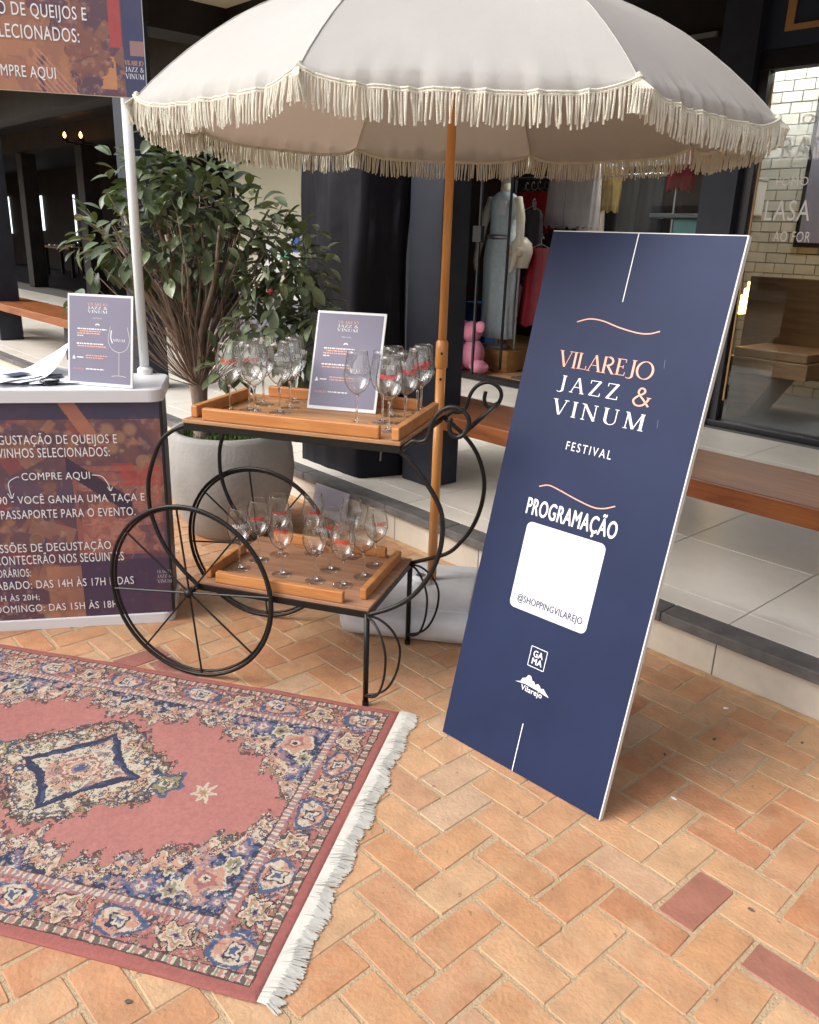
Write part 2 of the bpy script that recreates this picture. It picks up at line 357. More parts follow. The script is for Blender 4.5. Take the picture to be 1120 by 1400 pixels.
def serif_glyph(c, T=.13, t=.045):
    """drawn letters: list of (polyline, width), advance"""
    s = t
    def sf(x, y, w=.24): return ([(x - w / 2, y), (x + w / 2, y)], s)
    if c == 'V': return [([(.08, 1), (.37, 0)], T), ([(.66, 1), (.39, 0)], t), sf(.08, 1), sf(.66, 1)], .74
    if c == 'I': return [([(.12, 0), (.12, 1)], T), sf(.12, 0), sf(.12, 1)], .24
    if c == 'L': return [([(.12, 0), (.12, 1)], T), ([(.0, .02), (.52, .02)], s), ([(.51, 0), (.53, .24)], s), sf(.12, 1)], .56
    if c == 'A': return [([(.06, 0), (.37, 1)], t), ([(.37, 1), (.66, 0)], T), ([(.16, .36), (.54, .36)], s), sf(.06, 0, .2), sf(.66, 0)], .74
    if c == 'R': return [([(.12, 0), (.12, 1)], T), (arc(.28, .74, .26, .25, 90, -90), [s] + [T * .9] * 11 + [s]), ([(.1, .99), (.28, .99)], s), ([(.1, .49), (.28, .49)], s), ([(.28, .49), (.62, 0)], T), sf(.12, 0), sf(.64, 0, .16)], .70
    if c == 'E': return [([(.12, 0), (.12, 1)], T), ([(.0, .02), (.5, .02)], s), ([(.0, .98), (.48, .98)], s), ([(.12, .52), (.38, .52)], s), ([(.49, 0), (.51, .22)], s), ([(.47, 1), (.48, .8)], s), ([(.38, .42), (.38, .62)], s)], .56
    if c == 'J': return [([(.30, 1), (.30, .1)], T), (arc(.12, .1, .19, .2, 0, -130, 8), [T, T, T * .9, T * .7, T * .5, t, t, t, t]), sf(.30, 1)], .46
    if c == 'O':
        o = arc(.4, .5, .40, .52, 0, 360, 28); wv = [t + (T - t) * abs(math.cos(2 * PI * i / 28)) for i in range(29)]
        return [(o, wv)], .84
    if c == 'Z': return [([(.04, .98), (.58, .98)], s), ([(.56, 1), (.07, 0)], T), ([(.03, .02), (.6, .02)], s), ([(.05, 1), (.04, .78)], s), ([(.6, 0), (.61, .22)], s)], .66
    if c == 'N': return [([(.1, 0), (.1, 1)], t), ([(.1, 1), (.66, 0)], T), ([(.66, 0), (.66, 1)], t), sf(.1, 0, .2), sf(.06, 1, .2), sf(.66, 1, .2)], .80
    if c == 'U': return [([(.12, 1), (.12, .3)], T), (arc(.37, .3, .25, .3, 180, 360), [T, T, T * .9, T * .8, T * .6, t, t, t, t, t, t, t, t]), ([(.62, .3), (.62, 1)], t), sf(.12, 1), sf(.62, 1, .2)], .76
    if c == 'M': return [([(.1, 0), (.12, 1)], t), ([(.12, 1), (.45, 0)], T), ([(.45, 0), (.78, 1)], t), ([(.80, 1), (.80, 0)], T), sf(.1, 0, .2), sf(.80, 0), sf(.1, 1, .16), sf(.8, 1, .2)], .94
    if c == '&': return [(smooth2([(.70, .02), (.45, .36), (.20, .70), (.26, .96), (.42, .92), (.42, .72), (.20, .52), (.05, .26), (.18, .02), (.42, .04), (.60, .28), (.66, .50)]), t * 1.9), sf(.66, .5, .18)], .78
    return [], .3
def smooth2(P, k=5): return [(p.x, p.y) for p in smooth_pts([(a, b, 0) for a, b in P], k)]
def serif(word, gap=.10, T=.13, t=.045):
    v = []; f = []; x = 0
    for c in word:
        st, adv = serif_glyph(c, T, t)
        for P, wd in st:
            a, b = ribbon(P, wd); o = len(v); v += [(p[0] + x, p[1], 0) for p in a]; f += [tuple(i + o for i in q) for q in b]
        x += adv + gap
    return v, f
def place_flat(name, vf, m, parent, T, x0, x1, y0, y1, lift=.0012, label=None, bend=None):
    """fit flat lettering into a rectangle of a plane; T maps (x, out, y)"""
    v, f = vf
    if not v: return None
    xs = [p[0] for p in v]; ys = [p[1] for p in v]; ax, bx, ay, by = min(xs), max(xs), min(ys), max(ys)
    out = []
    for i, p in enumerate(v):
        x = x0 + (p[0] - ax) / (bx - ax + 1e-9) * (x1 - x0); y = y0 + (p[1] - ay) / (by - ay + 1e-9) * (y1 - y0)
        q = (x, -lift - (p[2] if len(p) > 2 else 0), y) if bend is None else bend(x, y)
        out.append(T @ Vector(q))
    mb = MB(); mb.add(out, f); o = mb.build(name, m, parent, label=label); return o
def curve_flat(name, P, wd, m, parent, T, lift=.0012):
    v, f = ribbon(smooth2(P, 6) if len(P) > 2 else P, wd)
    mb = MB(); mb.add([T @ Vector((p[0], -lift, p[1])) for p in v], f); return mb.build(name, m, parent)
def rect_flat(name, x0, x1, y0, y1, m, parent, T, lift=.0006, r=0):
    if r:
        P = arc(x1 - r, y1 - r, r, r, 0, 90, 5) + arc(x0 + r, y1 - r, r, r, 90, 180, 5) + arc(x0 + r, y0 + r, r, r, 180, 270, 5) + arc(x1 - r, y0 + r, r, r, 270, 360, 5)
    else: P = [(x0, y0), (x1, y0), (x1, y1), (x0, y1)]
    mb = MB(); mb.add([T @ Vector((a, -lift, b)) for a, b in P], [tuple(range(len(P)))]); return mb.build(name, m, parent)

# ---- 2-D value noise for printed / woven colour rasters
def vnoise(X, Y, seed=0):
    r = np.random.RandomState(seed); tb = r.rand(64, 64)
    xi = np.floor(X).astype(int); yi = np.floor(Y).astype(int); xf = X - xi; yf = Y - yi
    xf = xf * xf * (3 - 2 * xf); yf = yf * yf * (3 - 2 * yf)
    a = tb[xi % 64, yi % 64]; b = tb[(xi + 1) % 64, yi % 64]; c = tb[xi % 64, (yi + 1) % 64]; d = tb[(xi + 1) % 64, (yi + 1) % 64]
    return (a * (1 - xf) + b * xf) * (1 - yf) + (c * (1 - xf) + d * xf) * yf
def fbm(X, Y, seed=0, o=4):
    s = 0; a = .5; t = 0
    for i in range(o): s = s + a * vnoise(X * 2 ** i, Y * 2 ** i, seed + i); t += a; a *= .5
    return s / t
def raster_mesh(name, C, x0, x1, y0, y1, pos, m, parent=None, **k):
    """C[ny,nx,3] colours on a fine mesh; pos(x,y) arrays -> (n,3)"""
    ny, nx = C.shape[:2]
    X, Y = np.meshgrid(np.linspace(x0, x1, nx + 1), np.linspace(y0, y1, ny + 1))
    V = pos(X.ravel(), Y.ravel())
    i = np.arange(ny)[:, None] * (nx + 1) + np.arange(nx)[None, :]
    F = np.stack([i, i + 1, i + nx + 2, i + nx + 1], -1).reshape(-1, 4)
    me = bpy.data.meshes.new(name)
    me.vertices.add(len(V)); me.vertices.foreach_set('co', V.astype(np.float32).ravel())
    me.loops.add(F.size); me.loops.foreach_set('vertex_index', F.astype(np.int32).ravel())
    me.polygons.add(len(F)); me.polygons.foreach_set('loop_start', np.arange(0, F.size, 4, dtype=np.int32))
    me.update(calc_edges=True)
    at = me.color_attributes.new('Col', 'FLOAT_COLOR', 'CORNER')
    cc = np.ones((len(F), 4, 4), np.float32); cc[:, :, :3] = C.reshape(-1, 1, 3)
    at.data.foreach_set('color', cc.ravel()); me.materials.append(m); me.validate()
    return link(name, me, parent, **k)

# ================================================================== SETTING
PZ = .185   # platform height
# ---- ground: mortar sheet with herringbone bricks
g = MB(); g.add([(-60, -60, -.0026), (60, -60, -.0026), (60, 2.69, -.0026), (-60, 2.69, -.0026)], [(0, 1, 2, 3)])
ground = g.build('paving', M['mortar'], kind='structure')
S = .1035
def in_view(x, y, z=0, mx=60):
    p = Vector((x, y, z - 1.52)); c = p.dot(Fw)
    if c < .3: return None
    u = 560 + 1120 * p.dot(Rg) / c; v = 700 - 1120 * p.dot(Up) / c
    return (u, v, c) if -mx < u < 1120 + mx and -mx < v < 1400 + mx else None
def brick_verts(L, W, rr):
    # rounded rectangle plan with a worn top edge
    hx, hy = L / 2, W / 2; P = []
    for (cx, cy_, a0) in ((hx, hy, 0), (-hx, hy, 90), (-hx, -hy, 180), (hx, -hy, 270)):
        r = rr.uniform(.003, .009)
        for a in (a0, a0 + 45, a0 + 90):
            x = cx - math.copysign(r, cx) + r * math.cos(math.radians(a)); y = cy_ - math.copysign(r, cy_) + r * math.sin(math.radians(a))
            P.append((x + rr.uniform(-.0028, .0028), y + rr.uniform(-.0028, .0028)))
    n = len(P); v = [(x, y, -.012) for x, y in P] + [(x, y, -.0022) for x, y in P] + [(x * .978 + rr.uniform(-.0008, .0008), y * .958 + rr.uniform(-.0008, .0008), rr.uniform(-.0003, .0003)) for x, y in P]
    f = [(i, (i + 1) % n, n + (i + 1) % n, n + i) for i in range(n)] + [(n + i, n + (i + 1) % n, 2 * n + (i + 1) % n, 2 * n + i) for i in range(n)] + [tuple(2 * n + i for i in range(n))]
    return v, f
rr = random.Random(3)
bm_var = []
for i in range(10):
    v, f = brick_verts(2 * S - rr.uniform(.007, .016), S - rr.uniform(.006, .014), rr); mb = MB().add(v, f); me = mb.mesh('brick'); me.materials.append(M['brick']); bm_var.append((me, v, f))
cand = []; cut = []
for i in range(-60, 30):
    for j in range(-30, 18):
        k = (i + j) % 4
        x0 = -1.045 + i * S; y0 = 1.217 + j * S
        if k == 0: cx, cy_, rz = x0 + S, y0 + S / 2, 0
        elif k == 2: cx, cy_, rz = x0 + S / 2, y0 + S, PI / 2
        else: continue
        ey = S / 2 if k == 0 else S
        q = in_view(cx, cy_)
        if not q or cy_ - ey > 2.63: continue
        if cy_ + ey > 2.652: cut.append((cx - (S if k == 0 else S / 2) + .005, cx + (S if k == 0 else S / 2) - .005, cy_ - ey + .005, 2.652))
        else: cand.append((q[2], cx, cy_, rz))
cand.sort()
far = MB()
for (a, b_, c, d) in cut:
    me = MB().bbox(-(b_ - a) / 2, (b_ - a) / 2, -(d - c) / 2, (d - c) / 2, -.012, -.0005, .002).mesh('brick'); me.materials.append(M['brick']); link('brick', me, ground, loc=((a + b_) / 2, (c + d) / 2, 0))
NEAR = 300 - len(cut)
DARK = {}
def ground_pt(px, py):
    d = Fw + Rg * ((px - 560) / 1120.17) - Up * ((py - 700) / 1120.17); t = -1.52 / d.z; return d.x * t, d.y * t
for (px, py) in ((965, 1235), (1090, 1345)):
    gx, gy = ground_pt(px, py); DARK[min(range(len(cand)), key=lambda i: (cand[i][1] - gx) ** 2 + (cand[i][2] - gy) ** 2)] = 1
bm_dark = []
for me, v, f in bm_var[:3]: me2 = me.copy(); me2.materials.clear(); me2.materials.append(M['brick_dark']); bm_dark.append(me2)
for n_, (d, cx, cy_, rz) in enumerate(cand):
    me, v, f = rr.choice(bm_var); a = rz + rr.uniform(-.03, .03) + (PI if rr.random() < .5 else 0)
    x = cx + rr.uniform(-.0015, .0015); y = cy_ + rr.uniform(-.0015, .0015); z = rr.uniform(-.0007, 0)
    if n_ < NEAR:
        if n_ in DARK: me = bm_dark[n_ % 3]
        link('brick', me, ground, loc=(x, y, z), rot=(rr.uniform(-.004, .004), rr.uniform(-.004, .004), a))
    else:
        ca, sa = math.cos(a), math.sin(a); far.add([(x + p[0] * ca - p[1] * sa, y + p[0] * sa + p[1] * ca, z + p[2]) for p in v], f)
far.build('distant_bricks', M['brick_far'], ground, kind='stuff')
MB().bbox(-14, 3, 2.655, 2.687, -.02, .004, .003).build('mortar_strip', M['mortar2'], ground)

# ---- platform: step, risers, nosing, floor tiles
pf = MB().box(-40, 12, 2.80, 14, -.3, PZ - .006).box(-40, 12, 2.692, 2.80, -.3, PZ - .046)
plat = pf.build('raised_platform', M['grout'], kind='structure')
tl = MB().bbox(-.2985, .2985, -.2985, .2985, -.02, 0, .0015).mesh('tile'); tl.materials.append(M['tile'])
tl2 = MB().bbox(-.2985, .2985, -.072, .072, -.02, 0, .0015).mesh('tile'); tl2.materials.append(M['tile'])
TY = [(2.842, 1)] + [(3.216 + .602 * k, 0) for k in range(0, 5)]
ft = MB()
for ix in range(-34, 4):
    cx = -1.221 + .301 + .602 * ix
    for ty, sm in TY:
        if in_view(cx, ty, PZ, 80) and cx > -12.5: link('tile', tl2 if sm else tl, plat, loc=(cx, ty, PZ))
        else: ft.bbox(cx - .2985, cx + .2985, ty - (.072 if sm else .2985), ty + (.072 if sm else .2985), PZ - .02, PZ, .0015)
ft.build('distant_tiles', M['tile'], plat, kind='stuff')
rt = MB().bbox(-.2985, .2985, 0, .02, -.02, .138, .0015).mesh('riser_tile'); rt.materials.append(M['riser'])
ns = MB().bbox(-.59, .59, -.012, .104, -.0, .042, .003).mesh('nosing_slab'); ns.materials.append(M['slate'])
for ix in range(-20, 4):
    cx = -1.20 + .301 + .602 * ix - .02
    link('riser_tile', rt, plat, loc=(cx, 2.69, 0))
for ix in range(-12, 3): link('nosing_slab', ns, plat, loc=(-1.40 + .55 + 1.184 * ix, 2.672, PZ - .043))

# ---- roof over the platform
roof = thing('porch_roof', 'dark beamed porch roof with cream ceiling boards above the platform', 'roof', (-6, 4, 3.2))
def wp(mb, name, m, parent, **k):   # build world-space mesh under a located thing
    o = mb.build(name, m, parent, **k); o.matrix_parent_inverse = Matrix.Translation(-Vector(parent.location)) if parent.rotation_euler.z == 0 else parent.matrix_basis.inverted(); return o
wp(MB().box(-40, 12, 2.9, 3.96, 3.22, 3.25), 'ceiling_board', M['ceiling'], roof)
wp(MB().box(-40, 12, 2.9, 14, 3.252, 3.32), 'roof_deck', M['dark_wood'], roof)
wp(MB().box(-40, 12, 3.96, 4.22, 2.78, 3.25), 'beam', M['dark_wood'], roof)
for x in (-14.5, -10.62, -7.0, -3.40, .2): wp(MB().box(x - .06, x + .30, 2.9, 3.96, 2.98, 3.22), 'beam', M['dark_wood'], roof)
wp(MB().box(-40, 12, 2.82, 2.9, 3.16, 3.36), 'eave_board', M['navy_post'], roof)

# ---- columns
def column(x1, y0, y1, wdt, label, rear=False):
    t = thing('porch_column', label, 'column', (x1 - wdt / 2, (y0 + y1) / 2, PZ), group='dark square columns along the platform')
    h = 3.2 - PZ if not rear else 2.78 - PZ
    MB().bbox(-wdt / 2, wdt / 2, -(y1 - y0) / 2, (y1 - y0) / 2, 0, h, .006).build('shaft', M['navy_post'], t)
    if not rear: MB().bbox(-wdt / 2 - .012, wdt / 2 + .012, -(y1 - y0) / 2 - .012, (y1 - y0) / 2 + .012, h - .2, h, .004).build('capital', M['dark_wood'], t)
    return t
column(-3.142, 3.06, 3.26, .25, 'dark navy square column just behind the wooden umbrella pole')
column(-6.68, 3.05, 3.26, .27, 'dark navy square column half hidden behind the potted shrub')
column(-10.49, 3.03, 3.29, .27, 'dark navy square column at the left edge beside the wooden bench')

# ---- benches
def bench(x0, x1, label, cut=None):
    t = thing('wooden_bench', label, 'bench', ((x0 + x1) / 2, 3.24, PZ), group='varnished plank benches between the columns')
    L = (x1 - x0) / 2
    MB().bbox(-L, L, -.245, .235, .365, .448, .006).build('seat_plank', M['bench'], t)
    for s in (-1, 1):
        MB().bbox(s * L * .75 - .05, s * L * .75 + .05, -.12, .12, 0, .362, .004).build('leg', M['navy_post'], t)
    return t
bench(-3.9, .6, 'long reddish varnished plank bench on the platform behind the navy sign board')
bench(-11.7, -8.2, 'reddish varnished plank bench seen at left above the counter papers')

# ================================================================== FACADE
FY = 6.07
# restaurant front ----------------------------------------------------------
rs = thing('restaurant_building', 'restaurant front at right with navy fascia, black framed window and whitewashed brick inside', 'building', (-1.5, FY, PZ))
def W(mb, name, m, parent=rs, **k): return wp(mb, name, m, parent, **k)
W(MB().box(-3.13, 2.5, FY - .02, FY + .2, 2.80, 3.25), 'fascia_wall', M['navy_wall'])
W(MB().box(-3.40, -3.13, FY - .10, FY + .2, PZ, 3.25), 'corner_pier', M['navy_post'])
W(MB().bbox(-3.13, 2.5, FY - .03, FY + .07, 2.68, 2.80, .003), 'window_head', M['blackmat'])
W(MB().bbox(-3.13, -3.05, FY - .03, FY + .07, PZ, 2.68, .003), 'window_jamb', M['blackmat'])
W(MB().bbox(-3.13, 2.5, FY - .05, FY + .07, PZ, PZ + .045, .003), 'window_sill', M['blackmat'])
W(MB().box(-3.035, -3.023, FY, FY + .01, PZ + .2, 2.6), 'gold_edge', M['gold'])
W(MB().box(-3.05, 2.5, FY + .02, FY + .028, PZ + .045, 2.68), 'pane', M['pane'])
gf = MB()
for (a, b, c, d) in ((-2.985, -2.93, 2.905, 3.24), (-2.93, 2.0, 2.905, 2.94)): gf.box(a, b, FY - .035, FY - .021, c, d)
W(gf, 'gold_outline', M['gold'])
W(MB().box(-4.3, 2.5, 8.02, 8.12, PZ, 3.2), 'inner_wall', M['grout'])
W(MB().add([(x, y, z) for z in (PZ, 3.2) for x, y in ((-3.34, FY + .21), (-3.24, FY + .21), (-4.22, 8.1), (-4.32, 8.1))], [(0, 1, 2, 3), (4, 7, 6, 5), (0, 4, 5, 1), (1, 5, 6, 2), (2, 6, 7, 3), (3, 7, 4, 0)]), 'side_wall', M['navy_post'])
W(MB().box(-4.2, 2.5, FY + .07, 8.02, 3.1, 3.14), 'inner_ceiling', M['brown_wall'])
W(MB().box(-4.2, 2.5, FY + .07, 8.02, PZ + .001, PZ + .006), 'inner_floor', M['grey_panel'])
bt = MB().bbox(-.092, .092, 0, .03, -.043, .043, .004).mesh('brick'); bt.materials.append(M['bricktile'])
for r in range(32):
    for c in range(17):
        x = -4.16 + c * .19 + (.095 if r % 2 else 0); z = PZ + .05 + r * .092
        if x < -.9 and z < 3.05: 
            o = link('brick', bt, rs, loc=(x, 7.985 + rr.uniform(-.004, .004), z)); o.matrix_parent_inverse = Matrix.Translation(-Vector(rs.location))
TW = frame((0, FY - .004, 0), (1, 0, 0), None)
def wtext(s, x0, x1, z0, z1, sf=False):
    o = place_flat('lettering', serif(s, .14, .10, .05) if sf else glyphs(s, 0, 1.1), M['p_grey_txt'], rs, TW, x0, x1, z0, z1, .002); o.matrix_parent_inverse = Matrix.Translation(-Vector(rs.location))
wtext('RAV', -2.885, -2.58, 2.105, 2.245); wtext('POMO', -2.885, -2.66, 1.935, 1.99); wtext('LASA', -2.93, -2.61, 1.705, 1.84); wtext('AO FOR', -2.84, -2.58, 1.565, 1.635)
wtext('IO', -2.80, -2.70, 2.325, 2.385)
ps = thing('menu_poster', 'black framed dark poster hanging on the whitewashed brick wall inside the restaurant', 'poster', (-3.19, 7.93, 1.955))
MB().bbox(-.33, 1.0, 0, .03, -.42, 1.05, .004).build('poster_frame', M['blackmat'], ps)
MB().box(-.29, .96, -.004, -.001, -.38, 1.01).build('poster_sheet', M['p_grey'], ps)
# booth
bo = thing('restaurant_booth', 'oak booth seat with tall brown back and slanted leg behind the restaurant window', 'booth', (-2.6, 6.75, PZ))
MB().bbox(-.84, 1.8, .30, .36, .30, 1.105, .006).build('backrest', M['booth'], bo)
MB().bbox(-.64, .02, -.32, .30, .375, .50, .006).build('seat', M['booth'], bo)
MB().bbox(-.60, -.01, -.28, .28, .502, .57, .01).build('seat_pad', M['booth'], bo)
lg = MB(); lg.add([(-.62, -.22, 0), (-.48, -.22, 0), (-.24, -.22, .373), (-.62, -.22, .373), (-.62, .25, 0), (-.48, .25, 0), (-.24, .25, .373), (-.62, .25, .373)],
                  [(0, 1, 2, 3), (7, 6, 5, 4), (0, 4, 5, 1), (1, 5, 6, 2), (2, 6, 7, 3), (3, 7, 4, 0)]); lg.build('leg', M['booth'], bo)
st = thing('amber_wall_light', 'glowing amber strip light washing the bricks behind the booth', 'lamp', (-2.6, 7.22, 1.26))
MB().bbox(-.82, 1.8, 0, .04, -.03, 0, .003).build('channel', M['blackmat'], st); MB().box(-.80, 1.7, .005, .035, .001, .012).build('light_strip', M['strip'], st)
tm = MB()
for r in range(5): tm.box(-.98 + r * .022, -.92 + r * .022, -.1, 0, -.30 + r * .055, -.245 + r * .055)
tm.build('stepped_light', M['strip'], st)

rl_ = thing('added_restaurant_light', 'unseen white tube light added under the restaurant ceiling to brighten the interior', 'lamp', (-2.4, 6.9, 2.98))  # added lamp, brightens the restaurant interior with a cooler light
MB().bbox(-1.1, 1.1, -.06, .06, .03, .08, .01).build('housing', M['white'], rl_); MB().tube([(-1.0, 0, .01), (1.0, 0, .01)], .018, 10).build('tube', M['tube_dim'], rl_)
# lingerie shop ------------------------------------------------------------
sh = thing('clothing_shop_front', 'dark fronted clothing shop with glass door and lingerie display beyond the column', 'building', (-4.6, FY, PZ))
W2 = lambda mb, name, m: wp(mb, name, m, sh)
W2(MB().box(-5.98, -3.40, FY - .04, FY + .1, 2.62, 3.25), 'fascia_wall', M['dark_wood'])
W2(MB().box(-8.60, -5.98, FY - .04, FY + .12, PZ, 3.25), 'front_wall', M['navy_post'])
W2(MB().box(-5.98, -3.40, FY - .10, FY + .06, PZ, PZ + .035), 'door_sill', M['dark_wood'])
W2(MB().box(-8.5, -3.41, 9.4, 9.5, PZ, 3.2), 'inner_wall', M['brown_wall'])
W2(MB().box(-8.3, -8.2, FY + .12, 9.4, PZ, 3.2), 'side_wall', M['brown_wall'])
W2(MB().box(-8.2, -3.41, FY + .12, 9.4, 3.15, 3.2), 'inner_ceiling', M['brown_wall'])
W2(MB().box(-8.2, -3.41, FY + .06, 9.4, PZ + .001, PZ + .006), 'inner_floor', M['traybed'])
W2(MB().box(-4.75, -3.42, FY + .02, FY + .028, PZ + .04, 2.62), 'pane', M['pane'])
W2(MB().box(-4.20, -3.45, FY - .09, FY - .06, 2.93, 2.96), 'metal_strip', M['steel'])
dr = thing('glass_door', 'frameless glass shop door with thin black edge rails and square black lock', 'door', (-5.7, FY - .02, PZ + .036))
MB().bbox(-.01, .012, -.012, .012, 0, 2.3, .002).build('edge_rail', M['blackmat'], dr)
MB().bbox(.0, .022, .40, .42, 0, 2.3, .002).build('edge_rail', M['blackmat'], dr)
MB().bbox(-.065, .045, -.03, .02, 1.26, 1.41, .004).build('lock', M['blackmat'], dr)
MB().add([(0, .02, 0), (0, .40, 0), (0, .40, 2.3), (0, .02, 2.3)], [(0, 1, 2, 3)]).build('pane', M['pane'], dr)
# cream building and pavilion at left ---------------------------------------
cb = thing('cream_shop_front', 'pale cream wall of the neighbouring shop between the shrub and the black cover', 'building', (-9.3, FY, PZ))
W3 = lambda mb, name, m: wp(mb, name, m, cb)
W3(MB().box(-10.2, -8.61, FY, FY + .12, PZ + .55, 3.25), 'wall', M['cream'])
W3(MB().box(-10.2, -8.61, FY + .01, FY + .12, PZ, PZ + .55), 'plinth_wall', M['grey_panel'])
W3(MB().bbox(-9.45, -9.0, FY - .05, FY - .002, 1.02, 1.38, .004), 'white_panel', M['paper'])
W3(MB().bbox(-9.0, -8.66, FY - .04, FY - .001, .70, 1.45, .004), 'display_panel', M['white'])
W3(MB().bbox(-8.80, -8.66, FY - .06, FY - .041, 1.28, 1.45, .004), 'blue_sign', M['blue'])
W3(MB().bbox(-9.05, -8.9, FY - .07, FY - .042, 1.18, 1.27, .004), 'green_sign', M['green'])
pv = thing('dark_pavilion', 'dark timber restaurant hall seen in shadow at far left under the porch', 'building', (-16, 9, PZ))
W4 = lambda mb, name, m: wp(mb, name, m, pv)
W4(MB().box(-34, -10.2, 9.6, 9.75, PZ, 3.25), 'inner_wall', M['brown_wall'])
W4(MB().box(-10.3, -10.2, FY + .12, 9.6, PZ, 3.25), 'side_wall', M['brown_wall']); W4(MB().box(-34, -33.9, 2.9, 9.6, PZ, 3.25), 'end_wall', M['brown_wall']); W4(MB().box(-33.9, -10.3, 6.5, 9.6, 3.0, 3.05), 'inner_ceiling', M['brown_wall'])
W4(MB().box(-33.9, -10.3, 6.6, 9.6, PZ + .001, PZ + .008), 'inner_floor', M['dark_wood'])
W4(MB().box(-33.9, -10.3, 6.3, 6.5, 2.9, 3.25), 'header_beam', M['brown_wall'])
for x in (-19.3, -16.1, -24.0): W4(MB().bbox(x - .16, x + .16, 6.35, 6.65, PZ, 2.88, .01), 'post', M['dark_wood'])
for (x, wd, z0, z1) in ((-30.7, .22, 1.15, 2.3), (-28.25, .12, 1.1, 2.35), (-27.75, .34, 1.3, 2.3), (-24.9, .06, 1.0, 2.3)):
    W4(MB().box(x, x + wd, 9.56, 9.59, z0, z1), 'door_gap_glow', M['daylight'])  # glowing boxes on the wall stand in for daylight through door gaps
for k in range(14): W4(MB().bbox(-24 + k * .32, -23.86 + k * .32, 9.0, 9.05, PZ + .05, 1.05, .01), 'slat', M['bench'] if 0 else M['brown_wall'])
W4(MB().bbox(-24.2, -19.4, 8.95, 9.1, 1.05, 1.12, .01), 'rail', M['brown_wall'])
def lamp(x, y, z, label):
    t = thing('wall_lamp', label, 'lamp', (x, y, z), group='small warm lamps on the dark wall')
    MB().lathe([(0, 0), (.018, .015), (.028, .045), (.018, .085), (0, .11)], 10).build('bulb', M['bulb'], t)
    MB().lathe([(0, -.06), (.06, -.05), (.05, 0), (0, 0)], 10).build('socket', M['blackmat'], t)
    MB().bbox(-.02, .02, 0, .2, -.08, -.05, .004).build('bracket', M['blackmat'], t)
dvec = lambda px, py, Y: (lambda d: d * (Y / d.y) + Vector((0, 0, 1.52)))(Fw + Rg * ((px - 560) / 1120.17) - Up * ((py - 700) / 1120.17))
for (px, py, lb) in ((88, 183, 'leftmost tiny warm glowing bulb in the dark hall above the shrub'), (110, 183, 'right one of the tiny warm glowing bulbs in the dark hall')):
    p = dvec(px, py, 6.1); lamp(p.x, p.y, p.z - .07, lb)
tb = thing('restaurant_table', 'dark wooden table with slatted seat deep in the dark hall', 'table', (-23.2, 8.6, PZ))
MB().bbox(-1.0, 1.0, -.3, .3, .70, .75, .01).build('tabletop', M['bench'], tb)
for a in (-.9, .9):
    for b in (-.2, .2): MB().bbox(a - .04, a + .04, b - .04, b + .04, 0, .70, .005).build('leg', M['brown_wall'], tb)
for k in range(5):
    p = thing('table_setting', ['white folded napkin at the left end of the dark hall table', 'second white napkin on the dark hall table', 'white napkin in the middle of the dark hall table', 'fourth white napkin on the dark hall table', 'white napkin at the right end of the dark hall table'][k], 'napkin', (-24.0 + k * .4, 8.5, PZ + .751))
    MB().bbox(-.05, .05, -.05, .05, 0, .04, .01).build('cloth_fold', M['paper'], p)

ob_ = thing('added_shop_row', 'unseen plain shop row added behind the camera to block the low sky', 'building', (-4, -13, 0))  # unseen row, added to keep bright low sky out of window reflections
MB().box(-26, 24, -1.5, 0, 0, 3.6).build('wall', M['riser'], ob_); MB().box(-26.5, 24.5, -2, .8, 3.6, 3.85).build('roof', M['dark_wood'], ob_)
for k in range(12): MB().bbox(-24 + k * 4, -21.4 + k * 4, .002, .06, .3, 2.7, .01).build('window', M['navy_post'], ob_)

# ================================================================== SHOP CONTENT
def P3(px, py, Y): return dvec(px, py, Y)
# gown mannequin
pl = thing('display_plinth', 'orange plywood display box on the shop floor under the mannequin', 'display box', (-6.02, 6.75, PZ + .006))
MB().bbox(-.28, .36, -.22, .22, 0, .22, .006).build('box_body', M['plinth'], pl)
mq = thing('gown_mannequin', 'tall cream mannequin in a long pale blue floral dress beside the glass shop door', 'mannequin', (-6.0, 6.72, PZ + .228))
MB().lathe([(0, 0), (.13, 0), (.13, .02), (.02, .035), (.02, .1), (0, .1)], 20).build('stand_base', M['white'], mq)
def dress_pts():
    rows = []
    prof = [(.10, .21, .13), (.35, .20, .13), (.65, .205, .13), (.90, .215, .14), (1.05, .20, .13), (1.16, .155, .11), (1.28, .15, .11), (1.42, .175, .12), (1.50, .16, .11), (1.56, .07, .06)]
    for z, rx, ry in prof:
        rows.append([((rx * (1 + .06 * math.sin(9 * t + z * 2) * (z < 1)) * math.cos(t)), ry * (1 + .10 * math.sin(7 * t) * (z < 1)) * math.sin(t), z) for t in [2 * PI * k / 40 for k in range(40)]])
    return rows
MB().grid(dress_pts(), True).build('dress', M['gown'], mq, smooth=True)
MB().lathe([(.145, 1.10), (.158, 1.115), (.158, 1.13), (.145, 1.145)], 32).build('belt', M['steel'], mq)
for sx in (-1, 1):
    MB().tube(smooth_pts([(sx * .17, 0, 1.50), (sx * .24, -.02, 1.30), (sx * .27, -.05, 1.10), (sx * .26, -.10, .90), (sx * .24, -.12, .78)]), [.048] * 5 + [.042] * 5 + [.034] * 4 + [.026] * 2 + [.02], 12).build('arm', M['skin'], mq, smooth=True)
MB().tube([(0, 0, 1.5), (0, 0, 1.64)], [.06, .05], 14).build('neck', M['skin'], mq, smooth=True)
MB().lathe([(0, 1.62), (.055, 1.65), (.085, 1.74), (.08, 1.83), (0, 1.88)], 18).build('head', M['skin'], mq, smooth=True)
MB().bbox(.06, .14, -.145, -.135, 1.33, 1.47, .002).build('swing_tag', M['white'], mq)
